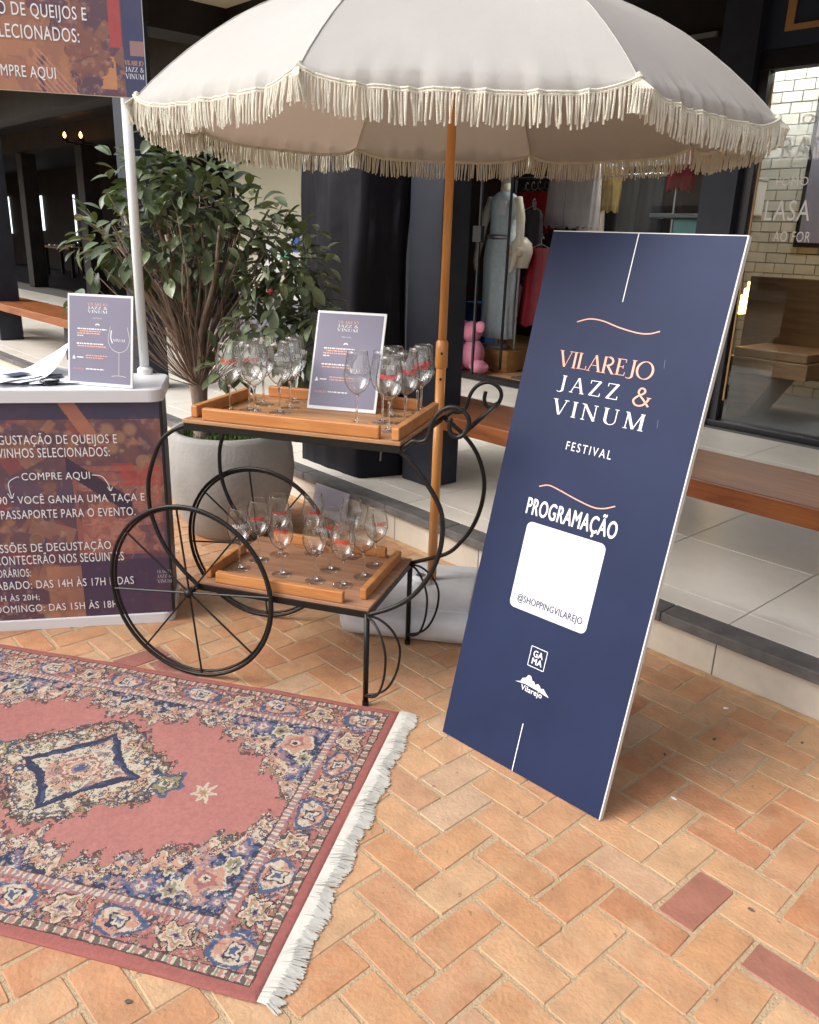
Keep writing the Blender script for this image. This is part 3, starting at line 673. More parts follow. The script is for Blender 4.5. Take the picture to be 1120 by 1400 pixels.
# plush
pk = thing('pink_plush_toy', 'pink plush toy with round ears slumped on the shop floor by the door', 'plush toy', (-5.95, 6.30, PZ + .012))
def ball(c, r, m, name, par, sx=1, sy=1, sz=1):
    mb = MB(); pr = [(r * math.sin(PI * i / 10), -r * math.cos(PI * i / 10)) for i in range(11)]
    mb.lathe([(max(a, .0005), b) for a, b in pr], 16); mb.v = [(c[0] + x * sx, c[1] + y * sy, c[2] + z * sz) for x, y, z in mb.v]
    return mb.build(name, m, par, smooth=True)
ball((0, 0, .17), .15, M['pink'], 'body', pk, 1, .8, 1.1); ball((0, -.02, .40), .11, M['pink'], 'head', pk)
ball((.16, -.05, .06), .09, M['pink'], 'leg', pk, 1.2, 1, .8); ball((-.13, -.05, .06), .08, M['pink'], 'leg', pk)
ball((.13, -.03, .46), .06, M['pink'], 'ear', pk, 1.2, .6, 1); ball((-.1, -.03, .46), .05, M['pink'], 'ear', pk)
bb = thing('blue_box', 'bright blue storage box behind the pink plush toy', 'box', (-6.52, 7.05, PZ + .006)); 
MB().bbox(-.16, .16, -.12, .12, 0, .60, .01).build('box_body', M['blue'], bb); MB().bbox(-.17, .17, -.13, .13, .602, .64, .01).build('lid', M['blue'], bb)
# hanging garments
def hanger(name, cat, label, x, y, z, wd, h, m, flare=1.15, seed=0, hem=.02):
    t = thing(name, label, cat, (x, y, z), group=None)
    MB().tube(smooth_pts([(0, 0, .0), (0, 0, .05), (.02, 0, .07), (.03, 0, .05)]), .004, 6).build('hanger_hook', M['steel'], t)
    MB().tube([(-wd * .45, 0, -.05), (0, 0, .0), (wd * .45, 0, -.05)], .006, 6).build('hanger_bar', M['steel'], t)
    r = random.Random(seed); rows = []
    for i in range(9):
        u_ = i / 8; hw = wd / 2 * (1 + (flare - 1) * u_) * (1 if i else .8); dd = .05 + .05 * u_
        rows.append([(hw * math.cos(th) * (1 + .03 * math.sin(6 * th + i)), dd * math.sin(th) * (1 + .25 * math.sin(11 * th)), -.04 - h * u_ + (hem * math.sin(8 * th) if i == 8 else 0)) for th in [2 * PI * k / 28 for k in range(28)]])
    MB().grid(rows, True).build('cloth', m, t, smooth=True); return t
p = P3(735, 268, 7.6)
for k in range(4):
    hanger('red_lingerie', 'lingerie', ['red lace top hanging on the rail, leftmost', 'red lace top second on the rail', 'red lace top third on the rail', 'brightest red lace top with a paper tag, rightmost on the rail'][k], p.x - .22 + .13 * k, p.y + .05 - .05 * k, p.z + .08, .26, .38 if k == 3 else .42, M['red'], 1.2, k)
tgo = thing('price_tag', 'small cream price tag pinned to the rightmost red lace top', 'tag', (p.x + .19, p.y - .26, p.z - .15)); MB().bbox(-.02, .02, -.003, 0, -.08, .08, .001).build('tag_card', M['beige'], tgo)
p = P3(782, 245, 7.5)
for k in range(5):
    hanger('pleated_skirt', 'skirt', ['pale pleated skirt hanging leftmost beside the red lace', 'second pale pleated skirt from the red lace', 'middle one of the pale pleated skirts', 'fourth pale pleated skirt from the red lace', 'rightmost pale pleated skirt beside the mustard top'][k], p.x - .20 + .12 * k, p.y + .03 * (k % 2), p.z + .22, .16, .66, M['skirt'], 1.25, 10 + k)
rl = thing('garment_rail', 'steel clothes rail carrying red and pale garments in the shop', 'clothes rail', (-5.9, 7.62, PZ + .006))
MB().tube([(-.75, 0, 1.98), (1.3, 0, 1.98)], .014, 10).build('rail', M['steel'], rl)
for a in (-.75, 1.3): MB().tube([(a, 0, 0), (a, 0, 1.98)], .016, 10).build('upright', M['steel'], rl)
p = P3(835, 250, 7.7); hanger('mustard_top', 'top', 'draped mustard satin top hanging right of the pale skirts', p.x, p.y, p.z + .18, .30, .42, M['yellow'], .7, 21)
for k, (px, lb) in enumerate(((812, 'dark garment hanging between the pale skirts and mustard top'), (862, 'dark garment hanging right of the mustard top'), (890, 'dark garment hanging behind the teal pedestal'))):
    p = P3(px, 262, 8.2); hanger('dark_garment', 'garment', lb, p.x, p.y, p.z + .25, .32, .75, M['blackfab'] if k else M['beige'], 1.1, 30 + k)
p = P3(940, 235, 7.6); hanger('hanging_blouse', 'blouse', 'wine red top hanging at the right end of the shop window', p.x - .05, p.y, p.z + .22, .28, .34, M['wine'], 1.0, 40)
p = P3(738, 400, 6.9); hanger('red_robe', 'robe', 'long wine red satin robe behind the sign board and beige bra', p.x - .03, p.y, p.z + .48, .30, .78, M['wine'], 1.5, 41)
p = P3(717, 345, 6.75)
bu = thing('bra_bust', 'small bust form wearing a beige lace bra beside the blue dress', 'bust form', (p.x - .05, p.y, PZ + .006))
zz = p.z - PZ
MB().tube([(0, 0, 0), (0, 0, zz - .12)], .016, 10).build('pole', M['steel'], bu); MB().lathe([(0, 0), (.12, 0), (.12, .015), (0, .03)], 16).build('base', M['blackmat'], bu)
MB().lathe([(.09, zz - .16), (.11, zz - .08), (.125, zz), (.11, zz + .08), (.05, zz + .14), (0, zz + .15)], 20).build('torso', M['skin'], bu, smooth=True)
for s in (-1, 1): ball((.055 * s, -.09, zz), .055, M['beige'], 'cup', bu)
p = P3(726, 315, 7.0); hanger('black_slip', 'slip', 'short black slip hanging between the red lace and the bra bust', p.x, p.y, p.z + .24, .26, .36, M['blackfab'], 1.1, 44)
p = P3(722, 440, 7.0); hanger('white_dotted_top', 'top', 'small pale patterned top hanging beside the dress below the bra', p.x - .1, p.y, p.z + .40, .16, .30, M['skirt'], .9, 45)
cn = thing('shop_counter', 'grey sales counter behind the mannequin and robe', 'counter', (-5.2, 8.2, PZ + .006))
MB().bbox(-.9, 1.0, -.3, .3, 0, .95, .01).build('counter_body', M['grey_panel'], cn); MB().bbox(-.92, 1.02, -.32, .32, .952, .99, .006).build('counter_top', M['paper'], cn)
pd = thing('teal_pedestal', 'teal display pedestal with pale top in the shop window', 'pedestal', (-3.86, 6.75, PZ + .006))
MB().bbox(-.12, .12, -.14, .14, 0, 1.54, .006).build('pedestal_body', M['teal'], pd)
MB().bbox(-.30, .46, -.24, .24, 1.542, 1.575, .005).build('top_shelf', M['grey_panel'], pd)
wb = thing('white_gift_box', 'white box with open side on the pale shelf in the shop window', 'box', (-3.6, 6.85, PZ + 1.583)); MB().bbox(-.09, .22, -.1, .1, 0, .26, .006).build('box_body', M['paper'], wb); MB().bbox(-.10, .23, -.11, .11, .262, .285, .004).build('lid', M['white'], wb)
mat_ = thing('door_mat', 'dark ribbed entrance mat inside the shop door', 'mat', (-5.1, 6.75, PZ + .008))
for k in range(9): MB().bbox(-.32, .62, -.42 + k * .09, -.335 + k * .09, 0, .012, .003).build('mat_strip', M['floormat'], mat_)
lt = thing('ceiling_tube_light', 'white tube light under the clothing shop ceiling', 'lamp', (-4.6, 7.6, 3.05))
MB().bbox(-1.1, 1.1, -.06, .06, .03, .08, .01).build('housing', M['white'], lt); MB().tube([(-1.0, 0, .01), (1.0, 0, .01)], .018, 10).build('tube', M['tube'], lt)

# ================================================================== BLACK COVERED STAND
bs = thing('covered_stand', 'tall stand wrapped in a black zipped fabric cover on the platform edge', 'covered stand', (-3.80, 3.06, PZ))
def prism(zs, name, m, par, wr=.008):
    rows = []; r = random.Random(5)
    A = [(-.287, -.215), (.275, -.215), (.365, .05), (-.15, .20)]
    for z, k in zs:
        row = []
        for e in range(4):
            p0, p1 = A[e], A[(e + 1) % 4]
            for j in range(12):
                t = j / 12; x = (p0[0] + (p1[0] - p0[0]) * t); y = (p0[1] + (p1[1] - p0[1]) * t)
                nz = wr * math.sin(j * 1.9 + z * 3.1 + e) + wr * .8 * math.sin(j * .9 - z * 5 + e * 2)
                kx = k if x < 0 else 1 - (1 - k) * .12
                cn_ = 1 - .012 * (j == 0)
                row.append((x * kx * cn_ + nz * .3, y * cn_ + nz, z))
        rows.append(row)
    mb = MB().grid(rows, True); b = len(rows[0]); o = (len(rows) - 1) * b; mb.f.append(tuple(o + q for q in range(b)))
    return mb.build(name, m, par, smooth=True)
prism([(.0 + .06 * i, 1.0) for i in range(8)], 'base_cover', M['cover'], bs, .004)
prism([(.43 + .1 * i, .97 - .012 * i) for i in range(18)], 'upper_cover', M['cover'], bs, .012)
zp = MB(); zp.tube([(.325, -.095, .10), (.328, -.092, .17)], .006, 6); zp.build('zip_pull', M['steel'], bs)

# ================================================================== PLANTER AND SHRUB
PC = Vector((-3.69, 2.12, 0))
pt = thing('concrete_planter', 'large round bellied grey concrete planter behind the cart', 'planter', PC)
prof = [(0, 0), (.21, 0), (.225, .01), (.275, .10), (.315, .22), (.33, .34), (.322, .44), (.305, .52), (.295, .545), (.27, .545), (.262, .53), (.262, .45)]
MB().lathe(prof, 56).build('bowl', M['concrete'], pt, smooth=True)
MB().lathe([(0, .47), (.15, .478), (.262, .47)], 32).build('soil', M['soil'], pt)
gc = MB(); r = random.Random(9)
for i in range(1500):
    a = r.uniform(0, 2 * PI); d = .262 * math.sqrt(r.random()); x, y = d * math.cos(a), d * math.sin(a); h = r.uniform(.02, .075); s = r.uniform(.003, .008)
    dx, dy = r.uniform(-.03, .03), r.uniform(-.03, .03); b = r.uniform(0, PI); cx, cy_ = s * math.cos(b), s * math.sin(b)
    gc.add([(x - cx, y - cy_, .47), (x + cx, y + cy_, .47), (x + dx + cx * .6, y + dy + cy_ * .6, .47 + h * .7), (x + dx * 1.5, y + dy * 1.5, .47 + h)], [(0, 1, 2, 3)])
gc.build('ground_cover', M['moss'], pt, kind='stuff')
for k in range(40):
    pass
sh2 = thing('camellia_shrub', 'dense glossy leaved shrub with fanned bare stems growing in the round planter', 'shrub', PC + Vector((-.06, -.13, .46)))
B0 = Vector((0, 0, 0)); r = random.Random(21)
top = Vector((.0, .0, .17))
MB().tube(smooth_pts([(0, 0, -.02), (.006, 0, .13), (-.006, .0, .27), (.0, .0, .41)]), [.050, .047, .044, .042, .040, .039, .039, .040, .042, .046, .050, .052, .046], 14).build('trunk', M['bark'], sh2, smooth=True)
crown_c = Vector((.10, .10, .98))
ends = []
def stem_path(a, sp, h, w0):
    e = Vector((math.cos(a) * sp, math.sin(a) * sp, h)); k1 = Vector((math.cos(a) * sp * .24, math.sin(a) * sp * .24, .38 + (h - .38) * .26)); k2 = Vector((math.cos(a) * sp * .64, math.sin(a) * sp * .64, .38 + (h - .38) * .64))
    j = lambda s: Vector((r.uniform(-s, s), r.uniform(-s, s), r.uniform(-s, s)))
    return smooth_pts([Vector((math.cos(a) * .02, math.sin(a) * .02, .32)), k1 + j(.02), k2 + j(.03), e], 4)
for i in range(15):
    a = 2 * PI * i / 15 + r.uniform(-.2, .2); P = stem_path(a, r.uniform(.10, .46), r.uniform(.85, 1.2), 1); n_ = len(P)
    MB().tube(P, [.017 * (1 - k / n_ * .75) for k in range(n_)], 7).build('stem', M['bark'], sh2, smooth=True); ends.append(P)
tw = MB()
for i in range(95):
    a = r.uniform(0, 2 * PI); P = stem_path(a, r.uniform(.05, .52), r.uniform(.70, 1.25), 1); n_ = len(P)
    tw.tube(P, [.0062 * (1 - k / n_ * .7) for k in range(n_)], 4, caps=False); ends.append(P)
for i in range(60):   # leafless low twigs
    a = r.uniform(0, 2 * PI); s = r.uniform(.2, .5); h = r.uniform(.2, .5); P = smooth_pts([(0, 0, .30), (math.cos(a) * s * .5, math.sin(a) * s * .5, .30 + h * .35), (math.cos(a) * s, math.sin(a) * s, .30 + h)], 3)
    tw.tube(P, [.004, .003, .003, .0025, .002, .002, .0015][:len(P)], 4, caps=False)
tw.build('twigs', M['stem'], sh2, kind='stuff')
def leaf_mesh(i):
    rr_ = random.Random(i); L = rr_.uniform(.074, .098); Wd = L * rr_.uniform(.44, .54); cv = rr_.uniform(.15, .35); v = []; f = []
    for k in range(6):
        t = k / 5; w_ = Wd / 2 * math.sin(PI * min(1, t * .93 + .04)) ** .8 if k < 5 else .001
        z = -cv * L * t * t; v += [(t * L, -w_, z + w_ * .35), (t * L, 0, z), (t * L, w_, z + w_ * .35)]
        if k: o = 3 * (k - 1); f += [(o, o + 1, o + 4, o + 3), (o + 1, o + 2, o + 5, o + 4)]
    return v, f
LV = [leaf_mesh(i) for i in range(6)]
lm = []
for v, f in LV: me = MB().add(v, f).mesh('leaf', True); me.materials.append(M['leaf']); lm.append(me)
leaves = []
pv_ = sh2.location
lobes = [(Vector((-.02, -.22, 1.34)), .06), (Vector((.0, -.05, 1.38)), .16), (Vector((-.06, -.2, 1.25)), .18), (Vector((.42, .34, .50)), .14), (Vector((-.02, -.14, 1.02)), .27), (Vector((.16, .12, 1.05)), .30), (Vector((-.20, -.32, .98)), .18), (Vector((.34, .30, .86)), .24), (Vector((.12, .0, 1.22)), .22), (Vector((.34, .16, .62)), .20), (Vector((-.10, -.05, .86)), .20), (Vector((.46, .38, .66)), .14), (Vector((-.12, -.50, .72)), .07), (Vector((-.14, -.44, .60)), .07), (Vector((.20, .42, .92)), .22), (Vector((.24,.02,.42)),.12)]
wts = [s ** 2 for _, s in lobes]
for i in range(1350):
    c, s = r.choices(lobes, wts)[0]
    d = Vector((r.gauss(0, 1), r.gauss(0, 1), r.gauss(0, 1))).normalized(); rad = s * (r.random() ** .38)
    p = c + d * rad
    if p.z < .30: continue
    out = (d + Vector((0, 0, -.05)) + Vector((r.uniform(-.8, .8), r.uniform(-.8, .8), r.uniform(-.7, .35)))).normalized()
    leaves.append((p, out))
leaves.sort(key=lambda q: (Vector(pv_) + q[0] - Vector((0, 0, 1.52))).length)
lf = MB()
for i, (p, out) in enumerate(leaves):
    x = out; up = Vector((0, 0, 1)) + Vector((r.uniform(-.5, .5), r.uniform(-.5, .5), 0)); y = up.cross(x).normalized(); z = x.cross(y)
    R3 = Matrix(((x.x, y.x, z.x), (x.y, y.y, z.y), (x.z, y.z, z.z)))
    k = r.randrange(6); s = r.uniform(.75, 1.15)
    if i < 300:
        o = link('leaf', lm[k], sh2); o.matrix_local = Matrix.Translation(p) @ R3.to_4x4() @ Matrix.Scale(s, 4)
    else: lf.add([p + R3 @ (Vector(q) * s) for q in LV[k][0]], LV[k][1])
lf.build('foliage', M['leafs'], sh2, smooth=True, kind='stuff')
for k in range(26):
    p, out = leaves[r.randrange(0, 420)]; ball(tuple(p + out * .02), r.uniform(.006, .010), M['fruit'], 'bud', sh2)
for k in range(1):
    p, out = leaves[[30, 90, 160][k]]; ball(tuple(p + out * .02), .014, M['flower'], 'flower_bud', sh2)
gs = thing('grey_sheet', 'small grey sheet leaning against the cream step riser beside the planter', 'panel', (-3.48, 2.60, 0.0), math.radians(4))
MB().bbox(-.16, .12, 0, .012, .006, .175, .002, Matrix.Rotation(math.radians(-14), 4, 'X')).build('sheet', M['p_dim'], gs)

# ================================================================== UMBRELLA
UC = Vector((-2.305, 2.27, 0)); RZ = 1.905; PH = 4.363
um = thing('fringed_umbrella', 'large linen umbrella with cream rope fringe and orange wooden pole', 'umbrella', UC)
MB().tube([(0, 0, .13), (0, 0, 1.05)], .0195, 20).build('lower_pole', M['pole'], um, smooth=True)
MB().tube([(0, 0, 1.0), (0, 0, 2.36)], .0165, 20).build('upper_pole', M['pole'], um, smooth=True)
MB().lathe([(.020, 1.03), (.0245, 1.035), (.0245, 1.13), (.018, 1.14)], 24).build('pole_joint', M['pole'], um, smooth=True)
vd = Vector((2.305, -2.27, 0)).normalized()
for z in (.99, 1.09):
    MB().tube([vd * .012 + Vector((0, 0, z)), vd * .0255 + Vector((0, 0, z))], .005, 10).build('pin_hole', M['blackmat'], um)
MB().lathe([(0, 2.31), (.05, 2.32), (.05, 2.36), (.02, 2.40), (0, 2.44)], 20).build('hub', M['pole'], um)
PR = [(0, .50), (.12, .487), (.30, .437), (.44, .395), (.54, .358), (.64, .314), (.73, .270), (.82, .213), (.90, .155), (.97, .098), (1.03, .045), (1.075, .0)]
def rib_pt(k, t):
    a = PH + k * PI / 4; x = t * (len(PR) - 1); i = min(int(x), len(PR) - 2); f = x - i
    r_ = PR[i][0] * (1 - f) + PR[i + 1][0] * f; z = PR[i][1] * (1 - f) + PR[i + 1][1] * f
    return Vector((math.cos(a) * r_, math.sin(a) * r_, RZ + z))
NA, NB = 40, 33
def wr(k, s, v):  # wrinkles near the hem
    return (.0016 * math.sin(s * 43 + k * 2) + .0018 * math.sin(s * 83 + k + v * 5) + .0012 * math.sin(s * 131 - v * 9) + .0015 * math.sin(s * 23 - v * 9)) * max(0, (v - .86) / .14) ** 1.3 * (1 - abs(2 * s - 1) ** 6)
def drop(s): return .043 * (1 - abs(2 * s - 1) ** 5.0)
for k in range(8):
    rows = []
    for i in range(NB + 1):
        v = i / NB; row = []
        for j in range(NA + 1):
            s = j / NA; p = rib_pt(k, v).lerp(rib_pt(k + 1, v), s)
            o = Vector((p.x, p.y, 0)); o = o.normalized() if o.length > 1e-6 else Vector((0, 0, 0))
            p = p - Vector((0, 0, 1)) * (.010 * math.sin(PI * s) * math.sin(PI * min(1, v)))      # slight sag between ribs
            p += o * wr(k, s, v) + Vector((0, 0, 1)) * wr(k + .5, s, v) * .5
            row.append(p)
        rows.append(row)
    for i in range(1, 6):                       # hanging valance
        row = []
        for j in range(NA + 1):
            s = j / NA; b = rows[NB][j]; o = Vector((b.x, b.y, 0)).normalized()
            q = b - Vector((0, 0, drop(s) * i / 5)) + o * (.012 * math.sin(PI * i / 5 * .6) + wr(k, s, 1) * (1 + i * .1))
            row.append(q)
        rows.append(row)
    MB().grid(rows).build('canopy_panel', M['canvas'], um, smooth=True)
    hem = [q + Vector((0, 0, .0)) for q in rows[-1]]
    # rope band and strands
    fb = MB(); hb = [h + Vector((h.x, h.y, 0)).normalized() * .004 for h in hem]
    fb.tube(hb, .0038, 6); fb.tube([h - Vector((0, 0, .007)) for h in hb], .0034, 6)
    r = random.Random(50 + k); Ls = [(hb[i + 1] - hb[i]).length for i in range(NA)]; tot = sum(Ls); n_ = int(tot / .0085)
    clump = 0
    for q in range(n_):
        dd = (q + r.uniform(.2, .8)) / n_ * tot; i = 0
        while i < NA - 1 and dd > Ls[i]: dd -= Ls[i]; i += 1
        p = hb[i].lerp(hb[i + 1], min(1, dd / Ls[i])); o = Vector((p.x, p.y, 0)).normalized(); tg = Vector((-o.y, o.x, 0))
        if r.random() < .12: clump = r.uniform(-.018, .018)
        L = r.uniform(.070, .086); sw = clump * .6 + r.uniform(-.006, .006); so_ = r.uniform(-.004, .008)
        P = [p, p + tg * sw * .3 + o * .003 - Vector((0, 0, L * .35)), p + tg * sw * .7 + o * so_ - Vector((0, 0, L * .72)), p + tg * sw + o * so_ * .6 - Vector((0, 0, L))]
        fb.tube(P, [.0026, .0030, .0030, .0026], 5)
    fb.build('rope_fringe', M['rope'], um, kind='stuff')
    MB().tube([rib_pt(k, t / 12) + Vector((0, 0, .002)) for t in range(0, 13)], .0018, 5).build('seam', M['canvas'], um)
    # rib beneath
    MB().tube([rib_pt(k, t / 10) - Vector((0, 0, .010)) for t in range(0, 11)], .0035, 6).build('rib', M['rope'], um)
    e = rib_pt(k, 1); o = Vector((e.x, e.y, 0)).normalized(); tg = Vector((-o.y, o.x, 0)); kb = MB(); kb.lathe([(0, .012), (.007, .008), (.009, 0), (.007, -.012), (0, -.018)], 10, tuple(e + o * .006))
    for q in range(7):
        kb.tube([e + o * .006, e + o * (.02 + .004 * q) + tg * (q - 3) * .006 - Vector((0, 0, .03)), e + o * (.022 + .005 * (q % 3)) + tg * (q - 3) * .008 - Vector((0, 0, .085))], .0028, 5)
    kb.build('corner_tassel', M['rope'], um, kind='stuff')
ub = thing('umbrella_base', 'cloudy white water filled plastic base under the cart at the pole foot', 'umbrella base', (-2.27, 2.235, 0), math.atan2(.62, .785))
MB().bbox(-.33, .24, -.31, .28, .004, .125, .045).build('tank', M['bag'], ub, smooth=True)
MB().bbox(-.27, .18, -.25, .22, .123, .130, .003).build('top_panel', M['bag'], ub)
MB().lathe([(.0, .12), (.028, .126), (.028, .142), (0, .145)], 20, (-.24, -.2, 0)).build('filler_cap', M['blackmat'], ub)
MB().lathe([(.032, .125), (.04, .128), (.04, .15), (.024, .165), (.021, .165)], 20, (-.045, .0, 0)).build('pole_socket', M['white'], ub)

# ================================================================== CART
CA = math.radians(30.5); ct = thing('wine_cart', 'black wrought iron drinks cart with two wooden tray shelves and big spoked wheels', 'cart', (-1.875, 1.56, 0), CA)
WD = .45
def c3(s, t, z): return (s, t, z)
def tb_(name, pts, r_, m=M['black_metal'], n=10, par=ct): return MB().tube(pts, r_, n).build(name, m, par, smooth=True)
# frames
def ring(z, s0, s1, t0, t1, h=.024, d=.012):
    mb = MB(); mb.bbox(s0, s1, t0, t0 + d, z - h, z, .002); mb.bbox(s0, s1, t1 - d, t1, z - h, z, .002); mb.bbox(s0, s0 + d, t0 + d, t1 - d, z - h, z, .002); mb.bbox(s1 - d, s1, t0 + d, t1 - d, z - h, z, .002)
    return mb.build('shelf_frame', M['black_metal'], ct)
ring(.353, -.622, .008, -.012, WD + .012); ring(.924, -.632, .104, -.030, WD + .010)
def shelf(z, s0, s1, t0, t1, rails):
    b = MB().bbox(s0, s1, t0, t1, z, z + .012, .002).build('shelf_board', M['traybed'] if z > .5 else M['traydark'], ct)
    for (a, b_, c, d) in rails: MB().bbox(a, b_, c, d, z + .0125, z + .052, .004).build('side_rail', M['tray'], ct)
shelf(.3535, -.622, .008, -.012, WD + .012, [(-.555, -.085, -.008, .014), (-.045, -.022, .045, .425), (-.55, -.085, .425, .447), (-.61, -.588, .02, .28)])
shelf(.9245, -.634, .106, -.034, WD + .012, [(-.565, .035, -.028, -.004), (.075, .099, -.028, .415), (-.56, .02, WD - .022, WD + .002), (-.622, -.598, -.0, .36)])
def c_arc(L, t): return smooth_pts([(s, t, z) for s, z in L], 5)
nearC = [(-.628, .915), (-.690, .885), (-.735, .840), (-.772, .76), (-.79, .689), (-.786, .589), (-.746, .485), (-.681, .405), (-.613, .345)]
nearR = [(.095, .91), (.136, .873), (.181, .823), (.227, .754), (.243, .693), (.238, .602), (.205, .510), (.152, .435), (.087, .385), (.004, .345)]
farR = [(.11, .915), (.168, .875), (.221, .820), (.252, .760), (.268, .69), (.262, .61), (.237, .53), (.198, .465), (.14, .405), (.010, .350)]
curl = [(.006, .344), (.048, .337), (.089, .308), (.116, .262), (.12, .212), (.109, .151), (.082, .093), (.047, .063), (.006, .049)]
nearH = [(.09, .905), (.12, .925), (.139, .940), (.159, .940), (.179, .948), (.19, .971), (.194, .993), (.207, 1.022), (.226, 1.042), (.25, 1.053), (.275, 1.051), (.298, 1.036), (.307, 1.015), (.302, .991), (.29, .973), (.271, .966), (.254, .977), (.249, .997), (.252, 1.021)]
for t, R_ in ((-.018, nearR), (WD + .006, farR)):
    tb_('side_hoop', c_arc(nearC, t), .0075); tb_('side_hoop', c_arc(R_, t), .0078)
    tb_('handle_scroll', c_arc(nearH, t), .0068)
    tb_('leg', [(0, t + .012, 0), (0, t + .012, .345)], .0095); MB().tube([(0, t + .012, 0), (0, t + .012, .018)], .0115, 10).build('foot', M['black_metal'], ct)
    tb_('leg_curl', c_arc(curl, t), .0042)
    tb_('leg_curl', smooth_pts([(s * math.cos(.65), t - s * math.sin(.65), z) for s, z in curl], 5), .0042)
tb_('handle_bar', [(.296, -.018, .984), (.296, WD + .006, .984)], .008)
# wheels
WC = (-.645, .322); WR = .314
def wheel(t):
    wr_ = link('wheel', None, ct, loc=(WC[0], t, WC[1]))
    P = [(WR * math.cos(a), 0, WR * math.sin(a)) for a in [2 * PI * k / 64 for k in range(65)]]
    MB().tube(P, .0068, 8, caps=False).build('rim', M['black_metal'], wr_, smooth=True)
    P2 = [((WR - .011) * math.cos(a), .008, (WR - .011) * math.sin(a)) for a in [2 * PI * k / 64 for k in range(65)]]
    MB().tube(P2, .005, 8, caps=False).build('inner_rim', M['black_metal'], wr_, smooth=True)
    for k in range(8):
        a = math.radians(96 + 45 * k); MB().tube([(.006 * math.cos(a), 0, .006 * math.sin(a)), ((WR - .005) * math.cos(a), 0, (WR - .005) * math.sin(a))], .0036, 6).build('spoke', M['black_metal'], wr_)
    MB().tube([(0, -.014, 0), (0, .02, 0)], .014, 12).build('hub', M['black_metal'], wr_, smooth=True)
wheel(-.032); wheel(WD + .032)
tb_('axle', [(WC[0], -.04, WC[1]), (WC[0], WD + .04, WC[1])], .006)
for t in (-.006, WD + .006): tb_('axle_bracket', [(-.615, t, .34), (WC[0], t, WC[1])], .006)

# ================================================================== WINE GLASSES
def wall(prof, th):   # closed shell
    inn = [(max(r_ - th, .0002), z + (th if i == 0 else 0)) for i, (r_, z) in enumerate(prof)]
    return prof + inn[::-1]
bowl_p = [(.0035, .094), (.010, .097), (.022, .106), (.033, .120), (.0405, .137), (.0435, .153), (.0425, .170), (.039, .190), (.0355, .210), (.0325, .233)]
bp_ = [(p.x, p.z) for p in smooth_pts([(a, 0, b) for a, b in bowl_p], 3)]
th = .0011
inner = [(max(a - th * (1 if b > .1 else .6), .0003), max(b, .0965) + (0 if b > .1 else .001)) for a, b in bp_]
me_bowl = MB().lathe(bp_ + [(bp_[-1][0] - th / 2, bp_[-1][1] + .0006)] + inner[::-1] + [(.0003, .0975)], 36).mesh('bowl', True)
me_stem = MB().lathe([(.0003, .006), (.010, .0065), (.005, .011), (.0036, .022), (.0033, .06), (.0042, .085), (.0062, .0935), (.0003, .0938)], 16).mesh('stem', True)
me_foot = MB().lathe([(.0003, 0), (.036, 0), (.0368, .0012), (.035, .0022), (.012, .0050), (.0003, .0058)], 36).mesh('foot', True)
me_bowl.materials.append(M['bowl']); me_stem.materials.append(M['glass']); me_foot.materials.append(M['foot'])
gv, gf_ = glyphs('VILAREJO', .035, 1.05)
gv2, gf2 = [], []
def logo(m):
    xs = [p[0] for p in gv]; w_ = max(xs) - min(xs); out = []
    for p in gv:
        x = (p[0] / w_ - .5) * .056; z = .168 + p[1] * .020; R_ = .0432; a = x / R_
        out.append((R_ * math.sin(a), -R_ * math.cos(a), z))
    me = MB().add(out, gf_).mesh('logo_print'); me.materials.append(m); return me
me_red = logo(M['p_red']); me_wht = logo(M['p_ghost'])
def wine_glass(x, y, z, red, label, grp):
    t = thing('wine_glass', label, 'wine glass', (x, y, z), math.atan2(-x, y) + red[1], grp)
    t.scale = (1.0,) * 3
    for nm, me in (('bowl', me_bowl), ('stem', me_stem), ('foot', me_foot)): link(nm, me, t)
    link('logo_print', me_red if red[0] else me_wht, t)
G1 = 'wine glasses on the upper shelf'; G2 = 'wine glasses on the lower shelf'
UG = [(-2.412, 1.392, 1, .0, 'leftmost stemmed glass on the upper shelf, red lettering, behind the front rail'),
      (-2.405, 1.462, 1, .3, 'glass with faint red lettering second from left on the upper shelf'),
      (-2.461, 1.553, 0, .6, 'clear glass near the left rear of the upper shelf'),
      (-2.335, 1.440, 0, 2.5, 'large looking clear glass in the middle of the left cluster on the upper shelf'),
      (-2.310, 1.520, 0, 2.9, 'clear glass at the front right of the left cluster on the upper shelf'),
      (-2.358, 1.594, 0, 2.2, 'clear glass just left of the card, one from the rear of its cluster'),
      (-2.440, 1.672, 0, 2.0, 'rearmost clear glass touching the left edge of the grey card'),
      (-2.037, 1.634, 0, .1, 'glass with pale lettering standing right in front of the grey card'),
      (-2.001, 1.712, 0, 2.6, 'clear glass behind the front pair at the right edge of the grey card'),
      (-1.900, 1.652, 1, -.1, 'front glass with bright red lettering at the right end of the front rail'),
      (-1.945, 1.762, 1, .3, 'glass with red lettering just behind the front red one on the right'),
      (-2.061, 1.805, 0, 2.3, 'clear glass at the back of the right cluster against the black cover'),
      (-2.000, 1.864, 1, .2, 'glass with red lettering second from the umbrella pole on the upper shelf'),
      (-2.045, 1.925, 1, .1, 'glass with red lettering nearest the umbrella pole on the upper shelf')]
